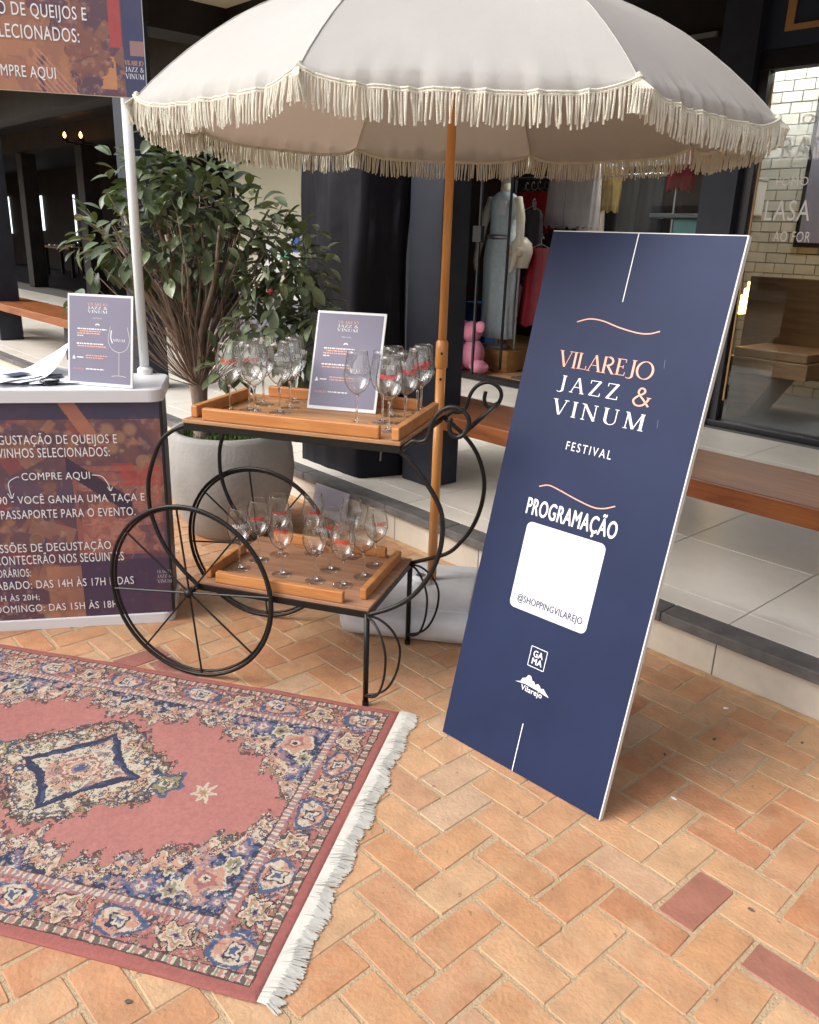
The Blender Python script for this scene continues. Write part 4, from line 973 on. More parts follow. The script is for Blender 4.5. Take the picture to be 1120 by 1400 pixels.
LG = [(-2.404, 1.402, 0, .1, 'leftmost glass with pale lettering on the lower shelf'),
      (-2.434, 1.500, 1, .0, 'red lettered glass second from left on the lower shelf'),
      (-2.436, 1.590, 1, .1, 'red lettered glass at the left rear of the lower shelf, tallest in view'),
      (-2.270, 1.490, 1, .0, 'red lettered glass at the front left of the lower shelf'),
      (-2.152, 1.550, 0, 2.6, 'clear glass in the middle of the front row on the lower shelf'),
      (-2.370, 1.700, 1, .2, 'red lettered glass at the rear centre of the lower shelf'),
      (-2.200, 1.650, 1, .2, 'orange red lettered glass in the middle of the lower shelf'),
      (-2.255, 1.790, 0, 2.4, 'clear glass at the rear of the lower shelf against the step riser'),
      (-2.061, 1.601, 1, -.1, 'frontmost glass with vivid red lettering at the right of the lower shelf'),
      (-2.076, 1.705, 0, 2.6, 'clear glass at the right of the lower shelf behind the front red one'),
      (-2.130, 1.805, 1, .3, 'rightmost glass with thin red lettering at the rear of the lower shelf')]
for x, y, rd, yw, lb in UG: wine_glass(x, y, .9373, (rd, yw), lb, G1)
for x, y, rd, yw, lb in LG: wine_glass(x, y, .3663, (rd, yw), lb, G2)

# ================================================================== CARDS
def info_card(o, d, up, w_, h_, label, glass_art):
    t = thing('event_card', label, 'card', o); T = frame((0, 0, 0), d, None, up)
    MB().bbox(0, w_, 0, .005, 0, h_, .0008, T).build('card_board', M['white'], t)
    rect_flat('printed_sheet', w_ * .025, w_ * .965, h_ * .035, h_ * .975, M['p_grey'], t, T, .0005)
    F = lambda name, vf, m, a, b, c, e: place_flat(name, vf, m, t, T, a * w_, b * w_, c * h_, e * h_, .001)
    cx = .46
    F('lettering', serif('VILAREJO'), M['p_pink'], cx - .15, cx + .15, .875, .905); F('lettering', serif('JAZZ &'), M['p_white'], cx - .15, cx + .15, .835, .868); F('lettering', serif('VINUM'), M['p_white'], cx - .15, cx + .15, .797, .828)
    F('lettering', glyphs('FESTIVAL', 0, 1.3), M['p_white'], cx - .07, cx + .07, .735, .747)
    F('icon', glyphs('●', .05) if 0 else ribbon(arc(0, 0, 1, .5, 0, 180, 8), .5), M['p_white'], cx - .035, cx + .035, .66, .685)
    tl_ = [(.15, .60, .615, .628, 'p_white'), (.19, .52, .590, .603, 'p_pink'), (.15, .50, .565, .578, 'p_pink'), (.15, .24, .540, .551, 'p_white'),
           (.14, .55, .452, .466, 'p_white'), (.15, .60, .425, .438, 'p_pink'), (.28, .62, .325, .336, 'p_pink'), (.28, .55, .300, .310, 'p_pink'), (.28, .56, .175, .187, 'p_white')]
    r_ = random.Random(len(label))
    for a, b, c, e, m in tl_:       # tiny unreadable lines: short dashes
        x = a; mb = MB()
        while x < b:
            ww = r_.uniform(.012, .05); mb.add([T @ Vector((q[0] * w_, -.001, q[1] * h_)) for q in ((x, c), (min(b, x + ww), c), (min(b, x + ww), e), (x, e))], [(0, 1, 2, 3)]); x += ww + .01
        mb.build('small_print', M[m], t)
    F('emblem', ([(0, 0, 0), (1, 0, 0), (.5, 1, 0)], [(0, 1, 2)]), M['p_white'], .07, .12, .285, .33); F('small_print', ribbon([(0, 0), (1, 0)], .3), M['p_white'], .14, .24, .30, .312)
    F('lettering', serif('Vilarejo'.upper()), M['p_pink'], .08, .25, .165, .19)
    if glass_art:
        for P in (smooth2([(.66, .66), (.625, .52), (.68, .42), (.79, .385), (.90, .42), (.95, .52), (.915, .66)]), [(.79, .385), (.79, .13)], [(.68, .115), (.74, .125), (.84, .125), (.90, .115)]):
            curve_flat('glass_drawing', [(a * w_, b * h_) for a, b in P], .0012, M['p_white'], t, T, .001)
        curve_flat('glass_drawing', [(.675 * w_, .62 * h_), (.665 * w_, .54 * h_), (.69 * w_, .48 * h_)], .004, M['p_white'], t, T, .001)
        F('lettering', serif('VINUM'), M['p_white'], .70, .88, .50, .53)
    return t
info_card((-2.323, 1.640, .9385), (.833, .553, 0), (-.19, .286, .939), .25, .345, 'tilted grey event card with white border on the cart tray between the glasses', False)
info_card((-3.116, 1.116, .953), (.816, .577, 0), (-.088, .124, .988), .265, .33, 'grey event card with a wine glass drawing on the white counter', True)

# ================================================================== SIGN BOARD
o_ = Vector((-1.589, 1.645, .004)); d_ = Vector((.998, .065, 0)).normalized(); up_ = Vector((-.016, .242, .970)).normalized(); up_ = (up_ - d_ * up_.dot(d_)).normalized()
sb = thing('festival_sign_board', 'tall navy festival sign board with white edge leaning back on the brick floor', 'sign board', o_); T = frame((0, 0, 0), d_, None, up_)
BW, BH = .586, 1.592
MB().bbox(0, BW, 0, .018, 0, BH, .0012, T).build('board_core', M['foam'], sb)
rect_flat('printed_face', .0005, BW - .004, .001, BH - .003, M['navy_print'], sb, T, .0005)
F = lambda vf, m, a, b, c, e, name='lettering': place_flat(name, vf, m, sb, T, a, b, c, e, .0012)
curve_flat('accent_line', [(.281, 1.403), (.2815, 1.589)], .0028, M['p_white'], sb, T)
curve_flat('accent_line', [(.282, .002), (.282, .154)], .0028, M['p_white'], sb, T)
curve_flat('wave_line', [(.151, 1.336), (.19, 1.348), (.235, 1.346), (.29, 1.333), (.35, 1.324), (.385, 1.326), (.412, 1.335)], .0034, M['p_pink'], sb, T)
curve_flat('wave_line', [(.151, .850), (.18, .860), (.215, .856), (.28, .842), (.34, .833), (.375, .838), (.406, .852)], .0034, M['p_pink'], sb, T)
F(serif('VILAREJO', .05, .12, .035), M['p_pink'], .118, .423, 1.200, 1.252)
F(serif('JAZZ', .28), M['p_white'], .135, .334, 1.132, 1.181); F(serif('&'), M['p_pink'], .380, .434, 1.130, 1.182)
F(serif('VINUM', .26), M['p_white'], .133, .431, 1.066, 1.112)
F(glyphs('FESTIVAL', 0, 1.35), M['p_white'], .210, .358, .973, .998)
def bold_word(s, x0, x1, y0, y1, m, b=.05): F(glyphs(s, b, 1.06), m, x0, x1, y0, y1)
F(glyphs('PROGRAMAÇÃO', .028, 1.07), M['p_white'], .124, .430, .750, .824)
rect_flat('white_label', .140, .409, .478, .742, M['p_white'], sb, T, .0010, .018)
place_flat('lettering', glyphs('@SHOPPINGVILAREJO', .03, 1.05), M['p_navy'], sb, T, .164, .392, .495, .524, .0016)
fr = arc(0, 0, 1, 1, 45, 405, 4); curve = [(.251, .328), (.307, .328), (.307, .388), (.251, .388), (.251, .328)]
v, f = ribbon([(.251, .328), (.307, .328)], .003)
for P in (((.251, .328), (.307, .328)), ((.307, .328), (.307, .388)), ((.307, .388), (.251, .388)), ((.251, .388), (.251, .328))): curve_flat('emblem_frame', P, .0022, M['p_white'], sb, T)
bold_word('GA', .262, .296, .359, .379, M['p_white'], .03); bold_word('MA', .262, .298, .337, .356, M['p_white'], .03)
# hill emblem
mb = MB(); hill = [(.222, .266), (.24, .272), (.245, .284), (.256, .289), (.262, .300), (.272, .300), (.279, .288), (.286, .288), (.292, .280), (.300, .287), (.308, .283), (.312, .276), (.322, .280), (.328, .274), (.345, .261), (.30, .267), (.26, .270)]
mb.add([T @ Vector((a, -.0012, b)) for a, b in hill], [tuple(range(len(hill)))]); mb.build('hill_emblem', M['p_white'], sb)
bold_word('Vilarejo', .246, .322, .244, .266, M['p_white'], .02)
for x, y in ((.446, 1.262), (.468, 1.105)): curve_flat('scratch', [(x, y), (x + .003, y - .022)], .0018, M['p_scr'], sb, T)

# ================================================================== COUNTER
hd = Vector((.51, .86, 0)).normalized(); ang = math.atan2(hd.y, hd.x)
co = thing('promo_counter', 'white promotional counter with printed wine and cheese front panel at left', 'counter', (-2.849, 1.355, 0), ang)
# local x along front to the right (0 at right corner), local y away
DP = .36
def rnd_plan(x0, x1, y0, y1, r_, n=7): return arc(x1 - r_, y1 - r_, r_, r_, 0, 90, n) + arc(x0 + r_, y1 - r_, r_, r_, 90, 180, n) + arc(x0 + r_, y0 + r_, r_, r_, 180, 270, n) + arc(x1 - r_, y0 + r_, r_, r_, 270, 360, n)
def slab(P, z0, z1, name, m, par, ch=.004):
    cxm = sum(p[0] for p in P) / len(P); cym = sum(p[1] for p in P) / len(P); n = len(P); v = []
    for z, k in ((z0, 0), (z1 - ch, 0), (z1, ch)):
        v += [(p[0] + (cxm - p[0]) * k * 3, p[1] + (cym - p[1]) * k * 3, z) for p in P]
    f = [(i, (i + 1) % n, n + (i + 1) % n, n + i) for i in range(n)] + [(n + i, n + (i + 1) % n, 2 * n + (i + 1) % n, 2 * n + i) for i in range(n)] + [tuple(range(2 * n, 3 * n)), tuple(range(n - 1, -1, -1))]
    return MB().add(v, f).build(name, m, par)
slab(rnd_plan(-.92, .004, -.012, DP, .05), .904, .951, 'countertop', M['white'], co)
slab(rnd_plan(-.915, -.002, -.004, DP - .01, .045), 0.0, .042, 'base_plate', M['white'], co)
slab(rnd_plan(-.90, -.012, .010, DP - .02, .03), .042, .904, 'cabinet_body', M['navy_wall'], co)
MB().bbox(-.012, .0, .0, .02, .042, .904, .004).build('corner_strip', M['blackmat'], co)
def collage(nx, ny, seed, right_dark=True):
    X, Y = np.meshgrid(np.linspace(0, 1, nx) * nx / ny, np.linspace(0, 1, ny))
    wx = fbm(X * 3, Y * 3, seed) - .5; wy = fbm(X * 3 + 9, Y * 3, seed + 5) - .5
    a = fbm(X * 4 + wx * 2, Y * 4 + wy * 2, seed + 1); b = fbm(X * 9 + wy * 3, Y * 9 + wx * 3, seed + 2); c = fbm(X * 30, Y * 30, seed + 3)
    C = np.empty(X.shape + (3,)); C[:] = (.085, .045, .075)
    def mixin(mask, col): 
        m_ = np.clip(mask, 0, 1)[..., None]; C[:] = C * (1 - m_) + np.array(col) * m_
    mixin((a - .52) * 7, (.26, .10, .065)); mixin((b - .60) * 8 * (a > .45), (.42, .19, .09)); mixin((fbm(X * 6 + 4, Y * 5, seed + 8) - .60) * 9, (.04, .05, .12))
    r_ = np.random.RandomState(seed)
    for i in range(70):      # cards, boards and cut pieces
        cx, cy_ = r_.rand() * nx / ny, r_.rand(); th_ = r_.rand() * 3; hw, hh = .012 + .09 * r_.rand() ** 2, .008 + .07 * r_.rand() ** 2
        u_ = (X - cx) * math.cos(th_) + (Y - cy_) * math.sin(th_); v_ = -(X - cx) * math.sin(th_) + (Y - cy_) * math.cos(th_)
        col = [(.30, .05, .05), (.40, .18, .10), (.05, .05, .13), (.12, .055, .08), (.34, .15, .07)][r_.randint(5)]
        mixin(((abs(u_) < hw) & (abs(v_) < hh)) * (.55 + .4 * b), col)
    for i in range(60):      # round grapes and glasses
        cx, cy_ = r_.rand() * nx / ny, r_.rand(); rr_ = .006 + .032 * r_.rand() ** 1.5; d = np.hypot(X - cx, Y - cy_) / rr_
        mixin((1 - d) * 4 * .8, [(.26, .13, .07), (.12, .035, .06), (.38, .22, .12)][r_.randint(3)]); mixin((1 - abs(d - .85) * 9) * .5, (.5, .32, .24))
    mixin((c - .62) * 3, (.5, .3, .24)); C *= (.85 + .3 * c)[..., None]
    C = C * .60 + np.array((.17, .095, .105)) * .40  # mauve haze mixed into the print colours, lowering contrast
    return np.clip(C, .01, .9), X, Y
C, X, Y = collage(250, 250, 31)
def mx(C, mask, col): 
    m_ = np.clip(mask, 0, 1)[..., None]; C[:] = C * (1 - m_) + np.array(col) * m_
yy = Y * .862 + .042; xx = X / X.max() * .886 - .898
mx(C, (yy > .84) * .9, (.040, .042, .09))                        # dark top band
b = fbm(X * 12 + fbm(X * 6, Y * 6, 7) * 3, Y * 12, 77); bb = .5 + .5 * np.sin(b * 40)
mx(C, ((xx > -.34) & (xx < -.02) & (yy > .30) & (yy < .66)) * (.45 + .35 * b), (.38, .13, .095)); mx(C, ((xx > -.32) & (xx < -.03) & (yy > .31) & (yy < .60)) * bb * .45, (.50, .26, .20)); mx(C, ((xx > -.33) & (yy > .30) & (yy < .64) & (b < .36)) * .6, (.10, .05, .07))
mx(C, ((xx > -.20) & (yy > .58) & (yy < .67)) * (fbm(X * 20, Y * 20, 5) > .54) * .6, (.40, .06, .06))
mx(C, ((abs((xx + .22) * .75 + (yy - .56)) < .035) & (xx > -.36) & (xx < -.13)), (.05, .035, .06))
mx(C, ((xx > -.47) & (xx < -.34) & (yy < .26)) * (.35 + .5 * b), (.42, .20, .12))
mx(C, ((xx > -.34) & (yy < .28)) * .85, (.060, .040, .085))
mx(C, ((abs(xx + .30 + (yy - .84) * .6) < .03) & (yy > .74)) * .8, (.42, .17, .11))
for gx, gy in ((-.20, .80), (-.16, .77), (-.24, .76), (-.19, .73), (-.12, .80)):
    d = np.hypot(xx - gx, yy - gy) / .03; mx(C, (1 - d) * 3 * .7, (.30, .17, .12))
raster_mesh('printed_panel', C, -.898, -.012, .042, .904, lambda a, b_: np.stack([a, np.full_like(a, .002), b_], -1), M['collage'], co)
Tc = Matrix.Identity(4)
def ctext(s, x0, x1, z0, z1, sp=1.08): return place_flat('lettering', glyphs(s, .004, sp), M['p_white'], co, Tc, x0, x1, z0, z1, .0015)
def cw(s, xr, zb, h, w_):   # right-aligned lines
    return ctext(s, xr - w_, xr, zb, zb + h)
cw('DEGUSTAÇÃO DE QUEIJOS E', -.170, .737, .054, .455); cw('VINHOS SELECIONADOS:', -.199, .698, .036, .39)
cw('COMPRE AQUI', -.277, .606, .034, .240)
curve_flat('arrow', [(-.56, .545), (-.565, .60), (-.54, .622), (-.525, .625)], .003, M['p_white'], co, Tc, .0015); curve_flat('arrow', [(-.27, .627), (-.235, .62), (-.215, .59), (-.208, .565)], .003, M['p_white'], co, Tc, .0015)
curve_flat('arrow', [(-.218, .578), (-.208, .562), (-.200, .578)], .003, M['p_white'], co, Tc, .0015); curve_flat('arrow', [(-.572, .562), (-.56, .542), (-.550, .562)], .003, M['p_white'], co, Tc, .0015)
cw('R$ 90 - VOCÊ GANHA UMA TAÇA E', -.086, .512, .046, .575); cw('O PASSAPORTE PARA O EVENTO.', -.124, .461, .034, .52)
cw('AS SESSÕES DE DEGUSTAÇÃO', -.224, .318, .050, .49); cw('ACONTECERÃO NOS SEGUINTES', -.180, .276, .046, .49)
cw('HORÁRIOS:', -.526, .225, .042, .14); cw('SÁBADO: DAS 14H ÀS 17H E DAS', -.150, .174, .042, .52); cw('18H ÀS 20H;', -.505, .122, .034, .168); cw('DOMINGO: DAS 15H ÀS 18H.', -.209, .076, .038, .46)
for s, z in (('VILAREJO', .213), ('JAZZ &', .193), ('VINUM', .172)): place_flat('lettering', serif(s), M['p_dim'], co, Tc, -.060, -.006, z, z + .015, .0015)
# post and header
pst = thing('header_post', 'white round post rising from the counter top to the header sign', 'post', (-3.191, 1.454, .951))
MB().tube([(0, 0, 0), (0, 0, 1.30)], .0185, 18).build('tube', M['post_white'], pst, smooth=True); MB().lathe([(0, 0), (.03, 0), (.03, .02), (.019, .03)], 20).build('foot', M['post_white'], pst)
hn = Vector((-.86, .51, 0)).normalized()
hp = Vector((-3.19, 1.454, 0)) - hn * .030
hs_ = thing('header_sign', 'printed header sign above the counter with wine and cheese collage, cut by the frame', 'sign', hp, ang)
MB().bbox(-.86, .080, .0, .010, 1.962, 2.42, .002).build('header_panel', M['foam'], hs_)
C, X, Y = collage(250, 124, 12); xx = X / X.max() * .936 - .858; yy = Y * .455 + 1.9635
mx(C, (fbm(X * 5, Y * 5, 3) > .5) * (xx < -.16) * .6, (.44, .20, .11)); mx(C, ((xx < -.29) & (yy < 2.12)) * .55, (.46, .21, .12))
for k in range(7): mx(C, ((abs((xx + .22 + k * .02) + (yy - 2.03) * .9) < .004) & (yy < 2.10) & (xx > -.30) & (xx < -.12)) * .8, (.50, .25, .18))
mx(C, ((xx > -.105) & (xx < -.02) & (yy < 2.12) & (fbm(X * 9, Y * 9, 9) > .47)) * .8, (.55, .26, .12))
mx(C, ((xx > .010)) * .92, (.045, .055, .125)); mx(C, ((xx > -.036) & (xx < .006) & (yy > 2.12)) * .85, (.42, .07, .07)); mx(C, ((xx > .03) & (yy > 2.10) & (yy < 2.145) & (xx < .2)) * .8, (.36, .20, .18))
raster_mesh('printed_face', C, -.858, .078, 1.9635, 2.4185, lambda a, b_: np.stack([a, np.full_like(a, -.0012), b_], -1), M['collage'], hs_)
def ht(s, x0, x1, z0, z1): return place_flat('lettering', glyphs(s, .006, 1.08), M['p_white'], hs_, Tc, x0, x1, z0, z1, .0025)
ht('DEGUSTAÇÃO DE QUEIJOS E', -.635, -.110, 2.186, 2.250); ht('VINHOS SELECIONADOS:', -.61, -.140, 2.128, 2.172); ht('COMPRE AQUI', -.468, -.230, 2.000, 2.044)
for s, z in (('VILAREJO', 2.067), ('JAZZ &', 2.046), ('VINUM', 2.024)): place_flat('lettering', serif(s), M['p_white'] if z < 2.06 else M['p_pink'], hs_, Tc, .008, .072, z, z + .017, .0025)
# papers on counter
ta = thing('brown_tray_board', 'thin brown board lying on the counter under the papers', 'board', (-3.30, 1.10, .9515), ang)
MB().bbox(-.30, .10, -.12, .10, 0, .006, .002).build('board_sheet', M['cardboard'], ta)
def sheet(x, y, z, rz, curl_, label, mark=None, lift=0):
    t = thing('paper_sheet', label, 'paper', (x, y, z), rz, 'papers on the counter'); rows = []
    for i in range(13):
        v_ = i / 12; rows.append([((u_ - .5) * .21, (v_ - .5) * .297, .0005 + curl_ * max(0, v_ - .35) ** 2 * (u_ if lift else 1) + .003 * math.sin(u_ * 5 + v_ * 3) ** 2) for u_ in [j / 8 for j in range(9)]])
    MB().grid(rows).build('page', M['paper'], t, smooth=True)
    if mark: MB().add([(mark[0], mark[1], .010), (mark[2], mark[1], .010), (mark[2], mark[3], .010), (mark[0], mark[3], .010)], [(0, 1, 2, 3)]).build('printed_block', M['p_navy'], t)
    return t
sheet(-3.24, 1.13, .959, ang + .2, .03, 'white printed sheet with navy block lying nearest the grey card', (-.07, -.05, .01, .01))
sheet(-3.30, 1.02, .964, ang - .5, .28, 'white sheet with its far corner curled up on the counter', None, 1)
sheet(-3.33, .93, .969, ang + .9, .02, 'white sheet at the left picture edge on the counter', (-.02, -.11, .07, -.05))
ash = thing('glass_dish', 'small round clear glass dish on the counter papers', 'dish', (-3.135, 1.055, .952)); MB().lathe([(.0003, 0), (.032, 0), (.036, .02), (.033, .02), (.030, .005), (.0003, .005)], 28).build('dish_body', M['glass'], ash, smooth=True)

# ================================================================== RUG
RO = Vector((-1.763, 1.615, 0)); ru = Vector((.552, -.834, 0)).normalized(); rv = Vector((-.834, -.552, 0)).normalized(); RW = 1.142; RL = 1.64
NX, NY = 600, 418
Vv, Uu = np.meshgrid((np.arange(NX) + .5) / NX * RL, (np.arange(NY) + .5) / NY * RW)
PINK = (.34, .135, .12); PINKL = (.40, .165, .145); NAVY = (.030, .036, .075); BLUE = (.070, .10, .185); CREAM = (.52, .45, .35); PEACH = (.48, .26, .18); MAUVE = (.27, .17, .20); OLIVE = (.25, .22, .12); BROWN = (.055, .035, .035); GREEN = (.10, .14, .10)
C = np.empty(Vv.shape + (3,)); C[:] = PINK
def mixc(mask, col, a=1.0):
    m_ = np.clip(mask * a if mask.dtype != bool else mask.astype(float) * a, 0, 1)[..., None]; C[:] = C * (1 - m_) + np.array(col) * m_
Vt, Ut = Vv.copy(), Uu.copy()
Vv = Vv + (fbm(Vt * 45, Ut * 45, 61, 3) - .5) * .016 + (fbm(Vt * 14, Ut * 14, 62, 2) - .5) * .018; Uu = Uu + (fbm(Vt * 45, Ut * 45, 71, 3) - .5) * .016 + (fbm(Vt * 14, Ut * 14, 72, 2) - .5) * .018
q = lambda a, s=.005: np.floor(a / s) * s
n1 = fbm(Vv * 60, Uu * 60, 1, 3); n2 = fbm(Vv * 26, Uu * 26, 11, 3); n3 = fbm(Vv * 120, Uu * 120, 21, 2)
cells = rng.rand(40, 5)
E_ = np.minimum(np.minimum(Vt, RL - Vt), np.minimum(Ut, RW - Ut)) + (fbm(Vt * 70, Ut * 70, 66, 2) - .5) * .004       # distance from edge
inner_ = E_ > .175
# ---- field
v_ = np.abs(Vv - RL / 2) ; u_ = np.abs(Uu - RW / 2)
bx = np.array([0, .10, .18, .28, .36, .45, .56, .62, .66, .70]); by = np.array([.30, .285, .345, .325, .285, .235, .135, .07, .0, -.05])
bd = np.interp(v_, bx, by) - u_ + .020 * np.sin(v_ * 70) + .014 * np.sin(v_ * 131 + 1) + (n2 - .5) * .035    # >0 inside the plain field
C[inner_] = PINKL
wob = (fbm(Vv * 5, Uu * 5, 91) - .5)[..., None] * .08
C += wob * np.array([1, .6, .5]) * (bd > 0)[..., None]
def layer(lo, hi, col, a=1.0, extra=None):
    m_ = inner_ & (bd < hi) & (bd >= lo)
    if extra is not None: m_ = m_ & extra
    mixc(m_, col, a)
edge_n = (n1 - .5) * .05
layer(-9, .004, CREAM); 
m_ = inner_ & (np.abs(bd - .004 + edge_n) < .0055); mixc(m_, BROWN, .85)
m_ = inner_ & (bd > .006) & (bd < .034) & (n1 > .60); mixc(m_, BROWN, .8)             # small tendrils outside
m_ = inner_ & (bd > .008) & (bd < .030) & (n2 > .60) & (n1 < .52); mixc(m_, OLIVE, .7)
layer(-.030, -.010, PEACH, .85, n2 > .5); layer(-.022, -.004, BLUE, .8, n1 > .66); layer(-.028, -.0, MAUVE, .7, (n2 < .40))
layer(-.062, -.030, PEACH, .9, n1 > .38); layer(-.062, -.030, CREAM, .8, n2 > .58); layer(-.056, -.048, BROWN, .5, n3 > .5)
sp = inner_ & (bd < -.060); mixc(sp, NAVY)
m_ = sp & (bd > -.068); mixc(m_, BROWN, .9)
def rosette(cv, cu, R_, cols, petals=6, sq=1.0, a0=0, wave=.18, only=None):
    dx = (Vv - cv); dy = (Uu - cu) * sq; d = np.hypot(dx, dy) / R_; th_ = np.arctan2(dy, dx)
    d = d * (1 + wave * np.cos(petals * th_ + a0)) + (n1 - .5) * .18
    for lim, col in cols:
        m_ = d < lim
        if only is not None: m_ = m_ & only
        mixc(m_, col)
# spandrel blossoms (mirrored in four corners)
for (a, b_, R_, kind) in ((.26, .275, .058, 0), (.40, .215, .030, 1), (.22, .40, .032, 1), (.33, .225, .026, 2), (.215, .335, .024, 2), (.47, .20, .020, 3), (.30, .34, .026, 3), (.205, .215, .020, 1), (.36, .28, .020, 2), (.205, .46, .018, 3), (.54, .195, .018, 1), (.245, .21, .018, 3)):
    for fv in (0, 1):
        for fu in (0, 1):
            cv, cu = (RL - a if fv else a), (RW - b_ if fu else b_)
            cols = [[(1.0, BROWN), (.92, CREAM), (.76, PEACH), (.42, PINK), (.22, CREAM), (.10, BROWN)], [(1.1, BLUE), (.8, MAUVE), (.45, CREAM), (.2, PINK)], [(1.1, CREAM), (.8, OLIVE), (.4, BROWN)], [(1.1, MAUVE), (.7, PEACH), (.3, NAVY)]][kind]
            rosette(cv, cu, R_, cols, 5 if kind == 0 else 6, 1, fv * 2 + fu, .16, sp)
mixc(sp & (n1 > .66) & (n2 < .52), MAUVE, .7); mixc(sp & (n3 > .72), BLUE, .8)
# ---- medallion
dm = v_ / .315 + u_ / .262; dm = dm + (n2 - .5) * .16 + .05 * np.cos(np.arctan2(u_, v_) * 8) + .03 * np.sin(v_ * 120) * 1
med = dm < 1.0
mixc((dm > 1.0) & (dm < 1.13) & (n1 > .56) & (bd > .05), BROWN, .85); mixc((dm > 1.0) & (dm < 1.10) & (n2 > .58) & (bd > .05), OLIVE, .7)
mixc(med, CREAM); mixc(np.abs(dm - 1.0) < .035, BROWN, .9); mixc(med & (dm > .86) & (n1 > .58), BLUE, .55); mixc(med & (dm > .60) & (n2 > .57), PEACH, .75); mixc(med & (dm > .6) & (n1 > .66), BROWN, .75); mixc(med & (dm > .6) & (n3 > .74), OLIVE, .8)
star = (v_ / .20) ** .8 + (u_ / .20) ** .8; star = star + (n2 - .5) * .12
for k in range(26):      # small blossoms scattered over the cream ground, outlined
    a_ = k * 2.4; rr_ = .10 + .17 * ((k * 7) % 13) / 13; cv, cu = RL / 2 + rr_ * 1.15 * math.cos(a_), RW / 2 + rr_ * .92 * math.sin(a_)
    rosette(cv, cu, .015, [(1.1, BROWN), (.8, [BLUE, PEACH, OLIVE, PINK][k % 4]), (.35, CREAM)], 5, 1, k, .22, med & (dm < .93))
mixc(med & (np.abs(dm - .90) < .022) & (n1 > .42), NAVY, .85)
mixc(star < 1.02, NAVY); mixc((star < .93) & (n1 > .5), BLUE, .6); mixc(star < .84, CREAM); mixc((star < .84) & (n2 > .52), PEACH, .85); mixc((star < .84) & (n1 > .6), MAUVE, .8); mixc((star < .8) & (n3 > .70), GREEN, .9)
rosette(RL / 2, RW / 2, .058, [(1.0, PINK), (.86, CREAM), (.74, PEACH), (.55, CREAM), (.45, MAUVE), (.28, BLUE)], 12, 1.1, 0, .05)
for s in (-1, 1):
    rosette(RL / 2 + s * .285, RW / 2, .036, [(1.2, BLUE), (.95, BROWN), (.86, OLIVE), (.5, CREAM), (.25, GREEN)], 5, .8)
    rosette(RL / 2 + s * .40, RW / 2, .026, [(1.0, CREAM), (.55, PEACH), (.3, OLIVE)], 7, .9, 0, .35)
# ---- inner guard stripe
gd = (E_ > .152) & (E_ <= .175); mixc(gd, CREAM); along = np.where((np.minimum(Vv, RL - Vv) < np.minimum(Uu, RW - Uu)), Uu, Vv)
mixc(gd & (np.mod(along, .032) < .011), MAUVE, .9); mixc(gd & (np.mod(along + .016, .032) < .008), PINK, .9); mixc((E_ > .150) & (E_ < .154), MAUVE); mixc((E_ > .173) & (E_ < .177), BROWN, .8)
# ---- main border
bdr = (E_ > .052) & (E_ <= .150); mixc(bdr, PINK); mixc(bdr & (n2 > .66), PINKL, .6)
per = np.where((np.minimum(Vv, RL - Vv) < np.minimum(Uu, RW - Uu)), Uu, Vv); vine = .101 + .028 * np.sin(per * 2 * PI / .118)
mixc(bdr & (np.abs(E_ - vine) < .0042), BROWN, .9); mixc(bdr & (np.abs(E_ - vine) < .0018), OLIVE, .9)
for ph_, cl in ((0, CREAM), (.4, BLUE), (.7, PEACH)):
    lf_ = np.hypot(np.mod(per + ph_ * .0393, .0393) - .02, (E_ - (.101 - .034 * np.sin(per * 2 * PI / .118 + ph_))) ) 
    mixc(bdr & (lf_ < .0095), BROWN, .85); mixc(bdr & (lf_ < .007), cl, .95)
def oval(cv, cu, horiz):
    a_, b_ = (.062, .040) if horiz else (.040, .056)
    dx = (Vv - cv) / a_; dy = (Uu - cu) / b_; d = np.hypot(dx, dy); th_ = np.arctan2(dy, dx); d = d * (1 + .06 * np.cos(3 * th_)) + (n1 - .5) * .14
    for m_, col, a in ((d < 1.06, BLUE, 1), (d < .84, PEACH, 1), ((d < .84) & (n2 > .55), CREAM, .9), ((d < .80) & (n1 > .64), PINKL, 1), ((d < .34), OLIVE, .9)): mixc(m_ & bdr, col, a)
    s = 1 if horiz else 1; ox, oy = (.0, .014) if horiz else (.014, .0)
    rosette(cv - (oy if not horiz else 0) , cu, .021, [(1.0, NAVY), (.75, CREAM), (.4, BLUE)], 4, 1, 0, .25, bdr)
def bloom(cv, cu):
    rosette(cv, cu, .037, [(1.08, BROWN), (.96, CREAM), (.80, PEACH), (.62, OLIVE), (.5, CREAM), (.36, MAUVE), (.2, NAVY)], 5, 1, 1.2, .24, bdr)
c_ = .101
for k in range(7):
    cu = .101 + .0; 
nU = 4; stepU = (RW - 2 * c_) / nU
for side in (c_, RL - c_):
    for k in range(nU + 1): oval(side, c_ + k * stepU, False)
    for k in range(nU): bloom(side, c_ + (k + .5) * stepU)
nV = 5; stepV = (RL - 2 * c_) / nV
for side in (c_, RW - c_):
    for k in range(nV + 1): oval(c_ + k * stepV, side, True)
    for k in range(nV): bloom(c_ + (k + .5) * stepV, side)
